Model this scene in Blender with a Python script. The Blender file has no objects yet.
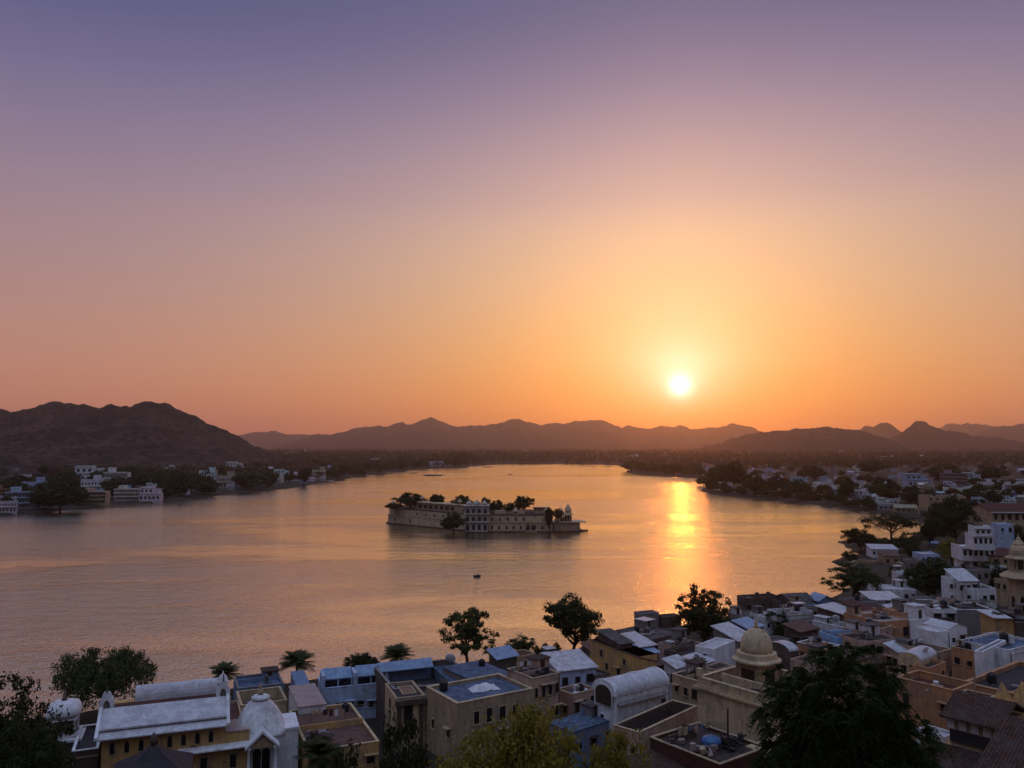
import bpy, math, random
import numpy as np
from mathutils import Vector, Matrix

R = math.radians
random.seed(7)
rng = np.random.default_rng(7)
SC = bpy.context.scene
COL = SC.collection

# ---------------------------------------------------------------- camera
CAM_H, FPX, HOR = 45.0, 804.0, 445.0
PITCH = math.atan((HOR - 384.0) / FPX)
cam_data = bpy.data.cameras.new('camera')
cam_data.sensor_width = 36.0
cam_data.lens = 36.0 * FPX / 1024.0
cam_data.clip_start = 0.5
cam_data.clip_end = 40000.0
cam = bpy.data.objects.new('camera', cam_data)
COL.objects.link(cam)
cam.location = (0, 0, CAM_H)
cam.rotation_euler = (math.pi / 2 + PITCH, 0, 0)
SC.camera = cam

# ---------------------------------------------------------------- sun direction
SUN_EL = math.atan(58.0 / 804.0)
SUN_AZ = math.atan((681 - 512.0) / 806.0)       # to the right of +Y
SUN = Vector((math.sin(SUN_AZ) * math.cos(SUN_EL), math.cos(SUN_AZ) * math.cos(SUN_EL), math.sin(SUN_EL)))

# ---------------------------------------------------------------- sky
world = bpy.data.worlds.new('World')
SC.world = world
world.use_nodes = True
wn, wl = world.node_tree.nodes, world.node_tree.links
for n in list(wn): wn.remove(n)

def lin(c):
    c = c / 255.0
    return c / 12.92 if c <= 0.04045 else ((c + 0.055) / 1.055) ** 2.4
def srgb(r, g, b): return (lin(r), lin(g), lin(b), 1.0)

def mnode(nt, op, a=None, b=None, clamp=False):
    n = nt.nodes.new('ShaderNodeMath'); n.operation = op; n.use_clamp = clamp
    for i, v in enumerate((a, b)):
        if v is None: continue
        if isinstance(v, (int, float)): n.inputs[i].default_value = v
        else: nt.links.new(v, n.inputs[i])
    return n.outputs[0]
def ramp(nt, fac, stops, interp='EASE'):
    n = nt.nodes.new('ShaderNodeValToRGB'); n.color_ramp.interpolation = interp
    el = n.color_ramp.elements
    while len(el) > 1: el.remove(el[-1])
    el[0].position, el[0].color = stops[0]
    for p, c in stops[1:]:
        e = el.new(p); e.color = c
    nt.links.new(fac, n.inputs[0])
    return n.outputs['Color']
def mix(nt, fac, a, b, blend='MIX'):
    n = nt.nodes.new('ShaderNodeMix'); n.data_type = 'RGBA'; n.blend_type = blend
    n.clamp_result = False
    if isinstance(fac, (int, float)): n.inputs['Factor'].default_value = fac
    else: nt.links.new(fac, n.inputs['Factor'])
    for nm, v in (('A', a), ('B', b)):
        s = [i for i in n.inputs if i.name == nm and i.type == 'RGBA'][0]
        if isinstance(v, tuple): s.default_value = v
        else: nt.links.new(v, s)
    return [o for o in n.outputs if o.type == 'RGBA'][0]

wt = world.node_tree
tc = wn.new('ShaderNodeTexCoord')
nrm = wn.new('ShaderNodeVectorMath'); nrm.operation = 'NORMALIZE'
wl.new(tc.outputs['Generated'], nrm.inputs[0])
sep = wn.new('ShaderNodeSeparateXYZ'); wl.new(nrm.outputs[0], sep.inputs[0])
dt = wn.new('ShaderNodeVectorMath'); dt.operation = 'DOT_PRODUCT'
wl.new(nrm.outputs[0], dt.inputs[0]); dt.inputs[1].default_value = SUN
elev = mnode(wt, 'MULTIPLY', mnode(wt, 'ARCSINE', sep.outputs['Z']), 180 / math.pi)   # degrees
ang = mnode(wt, 'MULTIPLY', mnode(wt, 'ARCCOSINE', mnode(wt, 'MINIMUM', dt.outputs['Value'], 0.9999999)), 180 / math.pi)
e01 = mnode(wt, 'DIVIDE', elev, 90.0, True)
def E(deg): return deg / 90.0
# the evening sky away from the sun and on the sun's side, by elevation; the unseen zenith is brightened to light the roofs
far_ramp = ramp(wt, e01, [(0.0, srgb(188, 122, 104)), (E(2.5), srgb(190, 128, 108)), (E(5), srgb(188, 132, 115)), (E(10), srgb(168, 132, 132)),
                          (E(17), srgb(142, 123, 145)), (E(24), srgb(103, 101, 141)),
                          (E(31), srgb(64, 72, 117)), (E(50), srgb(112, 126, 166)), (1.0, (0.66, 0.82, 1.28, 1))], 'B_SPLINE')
near_ramp = ramp(wt, e01, [(0.0, srgb(250, 118, 36)), (E(2.5), srgb(252, 148, 44)), (E(6), srgb(250, 178, 88)), (E(10), srgb(248, 194, 131)),
                           (E(14), srgb(240, 196, 153)), (E(17), srgb(225, 183, 164)), (E(24), srgb(158, 135, 158)),
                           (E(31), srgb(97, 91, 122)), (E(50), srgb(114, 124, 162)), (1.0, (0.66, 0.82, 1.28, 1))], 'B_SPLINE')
# horizontal angle from the sun
hx = mnode(wt, 'ADD', mnode(wt, 'MULTIPLY', sep.outputs['X'], math.sin(SUN_AZ)), mnode(wt, 'MULTIPLY', sep.outputs['Y'], math.cos(SUN_AZ)))
hl = mnode(wt, 'SQRT', mnode(wt, 'MAXIMUM', mnode(wt, 'SUBTRACT', 1.0, mnode(wt, 'MULTIPLY', sep.outputs['Z'], sep.outputs['Z'])), 1e-4))
caz = mnode(wt, 'DIVIDE', hx, hl)
azd = mnode(wt, 'MULTIPLY', mnode(wt, 'ARCCOSINE', mnode(wt, 'MAXIMUM', mnode(wt, 'MINIMUM', caz, 0.999999), -0.999999)), 180 / math.pi)
azf = mnode(wt, 'POWER', 2.718281828, mnode(wt, 'MULTIPLY', mnode(wt, 'POWER', mnode(wt, 'DIVIDE', azd, 23.0), 1.5), -1.0))
base = mix(wt, azf, far_ramp, near_ramp)
def gauss(sig, p=2.0):
    return mnode(wt, 'POWER', 2.718281828, mnode(wt, 'MULTIPLY', mnode(wt, 'POWER', mnode(wt, 'DIVIDE', ang, sig), p), -1.0))
def addglow(col, g, rgb):
    n = wn.new('ShaderNodeMix'); n.data_type = 'RGBA'; n.blend_type = 'ADD'; n.clamp_result = False
    wl.new(g, n.inputs['Factor'])
    ins = [i for i in n.inputs if i.type == 'RGBA']
    wl.new(col, ins[0]); ins[1].default_value = (*rgb, 1)
    return [o for o in n.outputs if o.type == 'RGBA'][0]
GLOW_WIDE, GLOW_MID, GLOW_CORE, SUN_CORE = (0.40, 0.09, 0.0), (0.24, 0.29, 0.30), (0.6, 0.6, 0.6), (2.2, 2.1, 2.0)
up_sun = mnode(wt, 'DIVIDE', mnode(wt, 'SUBTRACT', elev, 1.0), 5.0, True)     # the glow reddens and dies towards the horizon
base = addglow(base, gauss(9.0, 1.6), GLOW_WIDE)
base = addglow(base, mnode(wt, 'MULTIPLY', gauss(5.2, 1.8), up_sun), GLOW_MID)
base = addglow(base, mnode(wt, 'MULTIPLY', gauss(1.9, 1.5), up_sun), GLOW_CORE)
base = addglow(base, gauss(0.55, 1.5), SUN_CORE)
# unseen sky behind the viewer, brightened past real dusk to light walls and roofs
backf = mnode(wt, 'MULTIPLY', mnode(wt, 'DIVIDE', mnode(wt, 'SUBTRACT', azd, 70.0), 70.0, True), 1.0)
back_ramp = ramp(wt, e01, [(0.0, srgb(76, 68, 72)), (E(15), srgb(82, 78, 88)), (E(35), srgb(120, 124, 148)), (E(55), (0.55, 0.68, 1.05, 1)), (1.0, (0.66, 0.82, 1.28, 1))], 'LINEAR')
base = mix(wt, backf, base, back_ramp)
# a little of the physical sky on top
sky = wn.new('ShaderNodeTexSky'); sky.sky_type = 'NISHITA'; sky.sun_disc = False
sky.sun_elevation = SUN_EL; sky.sun_rotation = SUN_AZ; sky.altitude = 580; sky.dust_density = 3.0
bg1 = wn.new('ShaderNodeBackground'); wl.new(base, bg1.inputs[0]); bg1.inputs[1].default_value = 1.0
bg2 = wn.new('ShaderNodeBackground'); wl.new(sky.outputs[0], bg2.inputs[0]); bg2.inputs[1].default_value = 0.004
adds = wn.new('ShaderNodeAddShader'); wl.new(bg1.outputs[0], adds.inputs[0]); wl.new(bg2.outputs[0], adds.inputs[1])
wout = wn.new('ShaderNodeOutputWorld'); wl.new(adds.outputs[0], wout.inputs[0])
world.cycles.sampling_method = 'MANUAL'; world.cycles.sample_map_resolution = 1024

# ---------------------------------------------------------------- sun lamp
sl = bpy.data.lights.new('sun', 'SUN'); sl.energy = 0.065; sl.angle = R(0.6); sl.color = (1.0, 0.27, 0.035)
so = bpy.data.objects.new('sun', sl); COL.objects.link(so)
so.rotation_euler = (-SUN).to_track_quat('-Z', 'Y').to_euler()

SC.view_settings.view_transform = 'Standard'; SC.view_settings.look = 'None'
SC.view_settings.exposure = 0.0; SC.view_settings.gamma = 1.0; SC.view_settings.use_curve_mapping = False
SC.cycles.use_denoising = True
SC.cycles.max_bounces = 6; SC.cycles.diffuse_bounces = 3; SC.cycles.glossy_bounces = 3
SC.cycles.volume_bounces = 1; SC.cycles.transparent_max_bounces = 8
SC.cycles.sample_clamp_indirect = 4.0
SC.cycles.caustics_reflective = False; SC.cycles.caustics_refractive = False

# ---------------------------------------------------------------- pixel <-> world
FW = Vector((0, math.cos(PITCH), math.sin(PITCH))); UP = Vector((0, -math.sin(PITCH), math.cos(PITCH)))
def ray(px, py): return FW + Vector((1, 0, 0)) * ((px - 512) / FPX) + UP * (-(py - 384) / FPX)
def P(px, py, z=0.0):
    d = ray(px, py); t = (z - CAM_H) / d.z
    return Vector((d.x * t, d.y * t, z))
def Pd(px, py, y):
    d = ray(px, py); t = y / d.y
    return Vector((d.x * t, y, CAM_H + d.z * t))
def project(p):
    q = Vector(p) - Vector((0, 0, CAM_H)); f = q.dot(FW)
    return 512 + FPX * q.x / f, 384 - FPX * q.dot(UP) / f
def along_to_px(p, ax, tx=None, ty=None):
    """how far from p along the horizontal direction ax until the picture column tx (or row ty)"""
    q = Vector(p) - Vector((0, 0, CAM_H)); ax = Vector(ax)
    if tx is not None: k = (tx - 512) / FPX; n = Vector((1, 0, 0)) - FW * k
    else: k = -(ty - 384) / FPX; n = UP - FW * k
    return -q.dot(n) / ax.dot(n)

# ---------------------------------------------------------------- properties, things and meshes
def tag(o, label=None, cat=None, group=None, kind=None):
    if label: o['label'] = label
    if cat: o['category'] = cat
    if group: o['group'] = group
    if kind: o['kind'] = kind
    return o
def thing(name, label, cat, loc=(0, 0, 0), rz=0.0, group=None):
    o = bpy.data.objects.new(name, None); COL.objects.link(o)
    o.empty_display_size = 0.5
    o.location = loc; o.rotation_euler = (0, 0, rz)
    return tag(o, label, cat, group)

class MB:
    """collects shapes, then links them as ONE mesh object"""
    def __init__(s): s.v = []; s.f = []; s.mi = []; s.cur = 0; s.M = None
    def add(s, vs, fs):
        o = len(s.v)
        if s.M is not None: vs = [tuple(s.M @ Vector(p)) for p in vs]
        s.v += [tuple(p) for p in vs]
        for f in fs: s.f.append([i + o for i in f]); s.mi.append(s.cur)
        return s
    def box(s, x0, x1, y0, y1, z0, z1):
        return s.add([(x0, y0, z0), (x1, y0, z0), (x1, y1, z0), (x0, y1, z0), (x0, y0, z1), (x1, y0, z1), (x1, y1, z1), (x0, y1, z1)],
                     [(0, 3, 2, 1), (4, 5, 6, 7), (0, 1, 5, 4), (1, 2, 6, 5), (2, 3, 7, 6), (3, 0, 4, 7)])
    def quad(s, a, b, c, d): return s.add([a, b, c, d], [(0, 1, 2, 3)])
    def prism(s, poly, z0, z1):
        n = len(poly)
        return s.add([(x, y, z0) for x, y in poly] + [(x, y, z1) for x, y in poly],
                     [list(range(n - 1, -1, -1)), list(range(n, 2 * n))] + [(i, (i + 1) % n, n + (i + 1) % n, n + i) for i in range(n)])
    def extrude(s, prof, axis, a, b):
        """profile [(u, z)] swept along x (u=y) or y (u=x) from a to b"""
        n = len(prof)
        pt = (lambda u, z, t: (t, u, z)) if axis == 'x' else (lambda u, z, t: (u, t, z))
        return s.add([pt(u, z, a) for u, z in prof] + [pt(u, z, b) for u, z in prof],
                     [list(range(n - 1, -1, -1)), list(range(n, 2 * n))] + [(i, (i + 1) % n, n + (i + 1) % n, n + i) for i in range(n)])
    def lathe(s, prof, cx=0, cy=0, seg=16, sq=0.0):
        """[(r, z)] turned about the vertical through cx, cy; sq > 0 squares the plan"""
        vs, fs = [], []
        for r, z in prof:
            for k in range(seg):
                a = 2 * math.pi * k / seg + math.pi / seg
                c, q = math.cos(a), math.sin(a)
                m = 1.0
                if sq: m = (1 - sq) + sq / max(abs(c), abs(q))
                vs.append((cx + r * c * m, cy + r * q * m, z))
        n = len(prof)
        for i in range(n - 1):
            for k in range(seg):
                k2 = (k + 1) % seg
                fs.append((i * seg + k, i * seg + k2, (i + 1) * seg + k2, (i + 1) * seg + k))
        fs.append(list(range(seg - 1, -1, -1))); fs.append([(n - 1) * seg + k for k in range(seg)])
        return s.add(vs, fs)
    def tube(s, pts, rad, seg=6):
        pts = [Vector(p) for p in pts]
        if not hasattr(rad, '__len__'): rad = [rad] * len(pts)
        vs, fs = [], []
        for i, p in enumerate(pts):
            d = (pts[min(i + 1, len(pts) - 1)] - pts[max(i - 1, 0)]).normalized()
            u = d.orthogonal().normalized() if abs(d.z) < 0.99 else Vector((1, 0, 0))
            u = (u - d * u.dot(d)).normalized(); w = d.cross(u)
            for k in range(seg):
                a = 2 * math.pi * k / seg
                vs.append(p + (u * math.cos(a) + w * math.sin(a)) * rad[i])
        for i in range(len(pts) - 1):
            for k in range(seg):
                k2 = (k + 1) % seg
                fs.append((i * seg + k, i * seg + k2, (i + 1) * seg + k2, (i + 1) * seg + k))
        fs.append(list(range(seg - 1, -1, -1))); fs.append([(len(pts) - 1) * seg + k for k in range(seg)])
        return s.add(vs, fs)
    def mesh(s, name, mats, smooth=False):
        me = bpy.data.meshes.new(name)
        me.from_pydata(s.v, [], s.f)
        if not isinstance(mats, (list, tuple)): mats = [mats]
        for m in mats: me.materials.append(m)
        if len(mats) > 1: me.polygons.foreach_set('material_index', s.mi)
        if smooth: me.polygons.foreach_set('use_smooth', [True] * len(me.polygons))
        me.update()
        return me
    def build(s, name, mats, parent=None, smooth=False, loc=None, rz=0.0):
        return link(name, s.mesh(name, mats, smooth), parent, loc, rz)
def link(name, me, parent=None, loc=None, rz=0.0):
    o = bpy.data.objects.new(name, me); COL.objects.link(o)
    if parent is not None: o.parent = parent
    if loc is not None: o.location = loc
    if rz: o.rotation_euler = (0, 0, rz)
    return o
KIDS = {}
def copy_thing(root, loc, rz, scale=None, label=None, group=None, color=None):
    """a copy of a thing with copies of its parts and sub-parts"""
    r = root.copy(); COL.objects.link(r); r.location = loc; r.rotation_euler = (0, 0, rz)
    if scale is not None: r.scale = scale if hasattr(scale, '__len__') else (scale,) * 3
    if label: r['label'] = label
    if group: r['group'] = group
    if color: r.color = color
    def rec(src, dst):
        kids = KIDS.get(src.name)
        if kids is None: kids = KIDS[src.name] = list(src.children)
        for ch in kids:
            c = ch.copy(); COL.objects.link(c); c.parent = dst
            if color: c.color = color
            rec(ch, c)
    rec(root, r)
    return r
def np_mesh(name, V, F, mats, smooth=False):
    """V (n,3), F (m,4) or (m,3)"""
    me = bpy.data.meshes.new(name)
    V = np.asarray(V, dtype=np.float32); F = np.asarray(F, dtype=np.int32)
    k = F.shape[1]
    me.vertices.add(len(V)); me.vertices.foreach_set('co', V.ravel())
    me.loops.add(F.size); me.loops.foreach_set('vertex_index', F.ravel())
    me.polygons.add(len(F)); me.polygons.foreach_set('loop_start', np.arange(0, F.size, k, dtype=np.int32))
    me.polygons.foreach_set('loop_total', np.full(len(F), k, dtype=np.int32))
    if smooth: me.polygons.foreach_set('use_smooth', np.ones(len(F), dtype=bool))
    for m in (mats if isinstance(mats, (list, tuple)) else [mats]): me.materials.append(m)
    me.update(calc_edges=True); me.validate()
    return me
# cheap value noise for shapes
_perm = np.random.default_rng(3).random((256, 256))
def vnoise(x, y):
    x = np.asarray(x, float); y = np.asarray(y, float)
    xi, yi = np.floor(x).astype(int), np.floor(y).astype(int)
    fx, fy = x - xi, y - yi
    fx, fy = fx * fx * (3 - 2 * fx), fy * fy * (3 - 2 * fy)
    g = lambda i, j: _perm[i & 255, j & 255]
    return (g(xi, yi) * (1 - fx) + g(xi + 1, yi) * fx) * (1 - fy) + (g(xi, yi + 1) * (1 - fx) + g(xi + 1, yi + 1) * fx) * fy
def fbm(x, y, o=4):
    s, a, t = 0, 1, 0
    for i in range(o):
        s = s + a * vnoise(x * 2 ** i + 17 * i, y * 2 ** i + 31 * i); t += a; a *= 0.5
    return s / t

# ================================================================ materials
MATS = {}
def new_mat(name):
    m = bpy.data.materials.new(name); m.use_nodes = True
    nt = m.node_tree; b = nt.nodes['Principled BSDF']
    return m, nt, b
def noise(nt, scale, detail=4, rough=0.6, vec=None, dist=0.0):
    n = nt.nodes.new('ShaderNodeTexNoise'); n.inputs['Scale'].default_value = scale
    n.inputs['Detail'].default_value = detail; n.inputs['Roughness'].default_value = rough; n.inputs['Distortion'].default_value = dist
    if vec is not None: nt.links.new(vec, n.inputs['Vector'])
    return n.outputs['Fac']
def objco(nt, sc=(1, 1, 1)):
    g = nt.nodes.new('ShaderNodeNewGeometry')
    mp = nt.nodes.new('ShaderNodeMapping'); mp.inputs['Scale'].default_value = sc
    nt.links.new(g.outputs['Position'], mp.inputs['Vector'])
    return mp.outputs[0]
def bump(nt, b, h, strength=0.3, dist=0.05):
    n = nt.nodes.new('ShaderNodeBump'); n.inputs['Strength'].default_value = strength; n.inputs['Distance'].default_value = dist
    nt.links.new(h, n.inputs['Height']); nt.links.new(n.outputs[0], b.inputs['Normal'])
def plaster(name, rgb, dirt=0.5, rough=0.9, objcolor=False, patch=1.0, dirtcol=(0.07, 0.055, 0.045)):
    """limewashed or painted plaster: blotches, rain streaks down the wall, grime"""
    if name in MATS: return MATS[name]
    m, nt, b = new_mat(name)
    st = noise(nt, 1.0, 5, 0.65, objco(nt, (1.7, 1.7, 0.22)))         # streaks run down
    st2 = noise(nt, 1.0, 4, 0.6, objco(nt, (5.0, 5.0, 0.3)))
    bl = noise(nt, 0.35, 6, 0.7, objco(nt))
    fine = noise(nt, 6.0, 3, 0.6, objco(nt))
    if objcolor:
        oi = nt.nodes.new('ShaderNodeObjectInfo'); c0 = oi.outputs['Color']
    else: c0 = (*rgb, 1)
    var = mix(nt, ramp(nt, bl, [(0.35, (0, 0, 0, 1)), (0.7, (1, 1, 1, 1))]), c0, mix(nt, 0.38, c0, (0.16, 0.13, 0.11, 1)))
    pa = noise(nt, 0.55, 8, 0.6, objco(nt), 0.7)              # repainted and bare patches
    var = mix(nt, ramp(nt, pa, [(0.53, (0, 0, 0, 1)), (0.56, (.75 * patch, .75 * patch, .75 * patch, 1))]), var, mix(nt, 0.5, var, (0.20, 0.17, 0.145, 1)))
    var = mix(nt, ramp(nt, noise(nt, 0.8, 7, 0.62, objco(nt), 0.5), [(0.66, (0, 0, 0, 1)), (0.68, (.9 * patch, .9 * patch, .9 * patch, 1))]), var, (0.14, 0.08, 0.055, 1))
    msk = mnode(nt, 'MULTIPLY', mnode(nt, 'POWER', mnode(nt, 'MULTIPLY', mnode(nt, 'SUBTRACT', st, 0.45, True), 3.2, True), 1.2), dirt, True)
    c = mix(nt, mnode(nt, 'MULTIPLY', mnode(nt, 'MULTIPLY', mnode(nt, 'SUBTRACT', st2, 0.52, True), 4.0, True), 0.55 * dirt + .1), var, (*dirtcol, 1))
    c = mix(nt, msk, c, (*dirtcol, 1))
    c = mix(nt, mnode(nt, 'MULTIPLY', mnode(nt, 'SUBTRACT', fine, 0.5, True), 0.7), c, (*dirtcol, 1))
    nt.links.new(c, b.inputs['Base Color']); b.inputs['Roughness'].default_value = rough
    b.inputs['Specular IOR Level'].default_value = 0.25
    bump(nt, b, fine, 0.4, 0.03)
    MATS[name] = m
    return m
def roofing(name, rgb, rgb2, scale=0.8, rough=0.92):
    """flat roof slab: patched, stained, dusty"""
    if name in MATS: return MATS[name]
    m, nt, b = new_mat(name)
    a = noise(nt, scale, 7, 0.72, objco(nt), 0.6); f = noise(nt, 7, 3, 0.6, objco(nt))
    c = mix(nt, ramp(nt, a, [(0.36, (0, 0, 0, 1)), (0.62, (1, 1, 1, 1))]), (*rgb, 1), (*rgb2, 1))
    c = mix(nt, mnode(nt, 'MULTIPLY', f, 0.45), c, (0.03, 0.025, 0.022, 1))
    nt.links.new(c, b.inputs['Base Color']); b.inputs['Roughness'].default_value = rough
    b.inputs['Specular IOR Level'].default_value = 0.2
    bump(nt, b, f, 0.5, 0.05)
    MATS[name] = m; return m
def flat(name, rgb, rough=0.7, metal=0.0, spec=0.3):
    if name in MATS: return MATS[name]
    m, nt, b = new_mat(name)
    f = noise(nt, 3.0, 4, 0.6, objco(nt))
    c = mix(nt, mnode(nt, 'MULTIPLY', f, 0.5), (*rgb, 1), (rgb[0] * 0.45, rgb[1] * 0.43, rgb[2] * 0.42, 1))
    nt.links.new(c, b.inputs['Base Color']); b.inputs['Roughness'].default_value = rough
    b.inputs['Metallic'].default_value = metal; b.inputs['Specular IOR Level'].default_value = spec
    MATS[name] = m; return m
def striped(name, rgb, rgb2, axis=0, freq=3.0, rough=0.6, metal=0.0):
    """corrugated sheet or courses of tiles; stripes run in the object's own x or y"""
    if name in MATS: return MATS[name]
    m, nt, b = new_mat(name)
    t = nt.nodes.new('ShaderNodeTexCoord'); s = nt.nodes.new('ShaderNodeSeparateXYZ'); nt.links.new(t.outputs['Object'], s.inputs[0])
    w = mnode(nt, 'SINE', mnode(nt, 'MULTIPLY', s.outputs[axis], freq * 2 * math.pi))
    w = mnode(nt, 'MULTIPLY', mnode(nt, 'ADD', w, 1.0), 0.5)
    a = noise(nt, 0.9, 6, 0.7, objco(nt), 0.4)
    c = mix(nt, ramp(nt, a, [(0.38, (0, 0, 0, 1)), (0.65, (1, 1, 1, 1))]), (*rgb, 1), (*rgb2, 1))
    c = mix(nt, mnode(nt, 'MULTIPLY', noise(nt, 5, 3, 0.6, objco(nt)), 0.4), c, (0.05, 0.035, 0.03, 1))
    nt.links.new(c, b.inputs['Base Color']); b.inputs['Roughness'].default_value = rough; b.inputs['Metallic'].default_value = metal
    b.inputs['Specular IOR Level'].default_value = 0.3
    bump(nt, b, w, 1.0, 0.10)
    MATS[name] = m; return m
def tiles(name, rgb, rgb2, sx=3.0, sy=2.2):
    """clay pantiles: courses one way, rolls the other, each tile its own tone"""
    if name in MATS: return MATS[name]
    m, nt, b = new_mat(name)
    t = nt.nodes.new('ShaderNodeTexCoord'); mp = nt.nodes.new('ShaderNodeMapping')
    mp.inputs['Scale'].default_value = (sx, sy, 1)
    nt.links.new(t.outputs['Object'], mp.inputs[0])
    br = nt.nodes.new('ShaderNodeTexBrick'); nt.links.new(mp.outputs[0], br.inputs['Vector'])
    br.inputs['Scale'].default_value = 1.0; br.inputs['Mortar Size'].default_value = 0.05; br.inputs['Brick Width'].default_value = 0.9; br.inputs['Row Height'].default_value = 0.6
    br.inputs['Color1'].default_value = (*rgb, 1); br.inputs['Color2'].default_value = (*rgb2, 1); br.inputs['Mortar'].default_value = (0.012, 0.009, 0.008, 1)
    a = noise(nt, 0.6, 6, 0.75, objco(nt), 0.5)
    c = mix(nt, ramp(nt, a, [(0.4, (0, 0, 0, 1)), (0.7, (1, 1, 1, 1))]), br.outputs['Color'], mix(nt, 0.6, br.outputs['Color'], (0.10, 0.085, 0.075, 1)))
    nt.links.new(c, b.inputs['Base Color']); b.inputs['Roughness'].default_value = 0.95; b.inputs['Specular IOR Level'].default_value = 0.15
    bump(nt, b, mnode(nt, 'SUBTRACT', 1.0, br.outputs['Fac']), 1.0, 0.09)
    MATS[name] = m; return m
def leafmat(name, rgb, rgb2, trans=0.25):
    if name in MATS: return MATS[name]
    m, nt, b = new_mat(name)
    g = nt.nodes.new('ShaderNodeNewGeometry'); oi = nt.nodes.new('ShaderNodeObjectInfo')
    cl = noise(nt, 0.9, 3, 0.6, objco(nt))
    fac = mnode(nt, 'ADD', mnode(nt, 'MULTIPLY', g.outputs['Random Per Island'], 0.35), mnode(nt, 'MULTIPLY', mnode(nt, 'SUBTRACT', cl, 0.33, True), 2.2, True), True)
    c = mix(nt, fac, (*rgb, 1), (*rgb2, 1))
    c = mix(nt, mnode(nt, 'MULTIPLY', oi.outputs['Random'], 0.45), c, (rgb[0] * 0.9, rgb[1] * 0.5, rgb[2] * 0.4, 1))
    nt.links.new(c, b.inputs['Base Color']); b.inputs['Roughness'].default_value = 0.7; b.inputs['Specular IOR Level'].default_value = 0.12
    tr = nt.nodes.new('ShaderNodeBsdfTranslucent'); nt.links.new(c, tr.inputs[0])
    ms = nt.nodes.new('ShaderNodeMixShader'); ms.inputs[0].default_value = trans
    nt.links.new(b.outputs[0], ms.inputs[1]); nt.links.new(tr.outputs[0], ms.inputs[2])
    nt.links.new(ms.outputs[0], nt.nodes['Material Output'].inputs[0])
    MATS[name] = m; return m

M_BARK = flat('bark', (0.06, 0.045, 0.035), 0.95)
M_GLASS = flat('dark_opening', (0.012, 0.012, 0.016), 0.35, 0, 0.4)
M_WOOD = flat('old_wood', (0.06, 0.035, 0.025), 0.8)
M_WHITE = plaster('white_limewash', (0.78, 0.78, 0.77), 0.5, patch=.5)
M_WHITE2 = plaster('bright_white_paint', (0.84, 0.84, 0.84), 0.25, patch=.3)
M_BLUEW = plaster('pale_blue_wash', (0.46, 0.58, 0.76), 0.4)
M_BLUE = plaster('blue_paint', (0.16, 0.24, 0.37), 0.35)
M_YEL = plaster('ochre_wash', (0.60, 0.36, 0.12), 0.4)
M_CREAM = plaster('cream_wash', (0.66, 0.49, 0.28), 0.45)
M_PINK = plaster('pink_wash', (0.56, 0.37, 0.27), 0.55)
M_TAN = plaster('tan_wash', (0.48, 0.34, 0.20), 0.55)
M_ORANGE = plaster('terracotta_wash', (0.55, 0.27, 0.12), 0.45)
M_GREY = plaster('bare_cement', (0.24, 0.22, 0.205), 0.6)
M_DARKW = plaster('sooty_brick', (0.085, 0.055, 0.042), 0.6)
M_STONE = plaster('sandstone', (0.54, 0.40, 0.24), 0.5)
M_OBJ = plaster('house_wall_wash', (1, 1, 1), 0.45, objcolor=True)
M_PALACE = plaster('palace_stone', (0.74, 0.55, 0.33), 0.5)
M_RGREY = roofing('grey_roof_slab', (0.15, 0.135, 0.13), (0.065, 0.06, 0.06))
M_RBLUE = roofing('blue_grey_roof_slab', (0.14, 0.20, 0.29), (0.06, 0.085, 0.13))
M_RDARK = roofing('tarred_roof', (0.035, 0.035, 0.045), (0.06, 0.05, 0.05))
M_RBROWN = roofing('brown_roof_slab', (0.085, 0.055, 0.042), (0.04, 0.03, 0.026))
M_RPINK = roofing('pink_roof_slab', (0.52, 0.38, 0.33), (0.36, 0.27, 0.24))
M_RWHITE = roofing('white_roof_slab', (0.76, 0.76, 0.77), (0.52, 0.50, 0.50))
M_RRED = roofing('red_oxide_roof', (0.14, 0.045, 0.032), (0.07, 0.03, 0.024))
M_TILE = tiles('clay_tiles', (0.125, 0.058, 0.038), (0.06, 0.034, 0.028))
M_CORR = striped('corrugated_white_sheet', (0.68, 0.70, 0.73), (0.44, 0.42, 0.42), 0, 1.6, 0.5)
M_CORRB = striped('corrugated_blue_sheet', (0.30, 0.43, 0.60), (0.20, 0.29, 0.42), 0, 1.6, 0.5)
M_CORRR = striped('corrugated_rusty_sheet', (0.17, 0.08, 0.055), (0.09, 0.05, 0.04), 1, 1.3, 0.8)
M_TANK = flat('black_plastic_tank', (0.02, 0.02, 0.022), 0.5)
M_METAL = flat('galvanised_metal', (0.35, 0.35, 0.36), 0.5, 0.6)
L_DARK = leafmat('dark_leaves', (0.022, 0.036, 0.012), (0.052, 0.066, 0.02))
L_MID = leafmat('mid_leaves', (0.04, 0.065, 0.02), (0.075, 0.10, 0.03))
L_YEL = leafmat('yellow_green_leaves', (0.11, 0.105, 0.018), (0.34, 0.27, 0.04), 0.35)
L_FEATHER = leafmat('feathery_leaves', (0.022, 0.042, 0.014), (0.055, 0.085, 0.024))
L_DRY = leafmat('dusty_leaves', (0.07, 0.062, 0.035), (0.11, 0.085, 0.045))
L_PALM = leafmat('palm_leaves', (0.03, 0.05, 0.018), (0.07, 0.085, 0.03))

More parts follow.
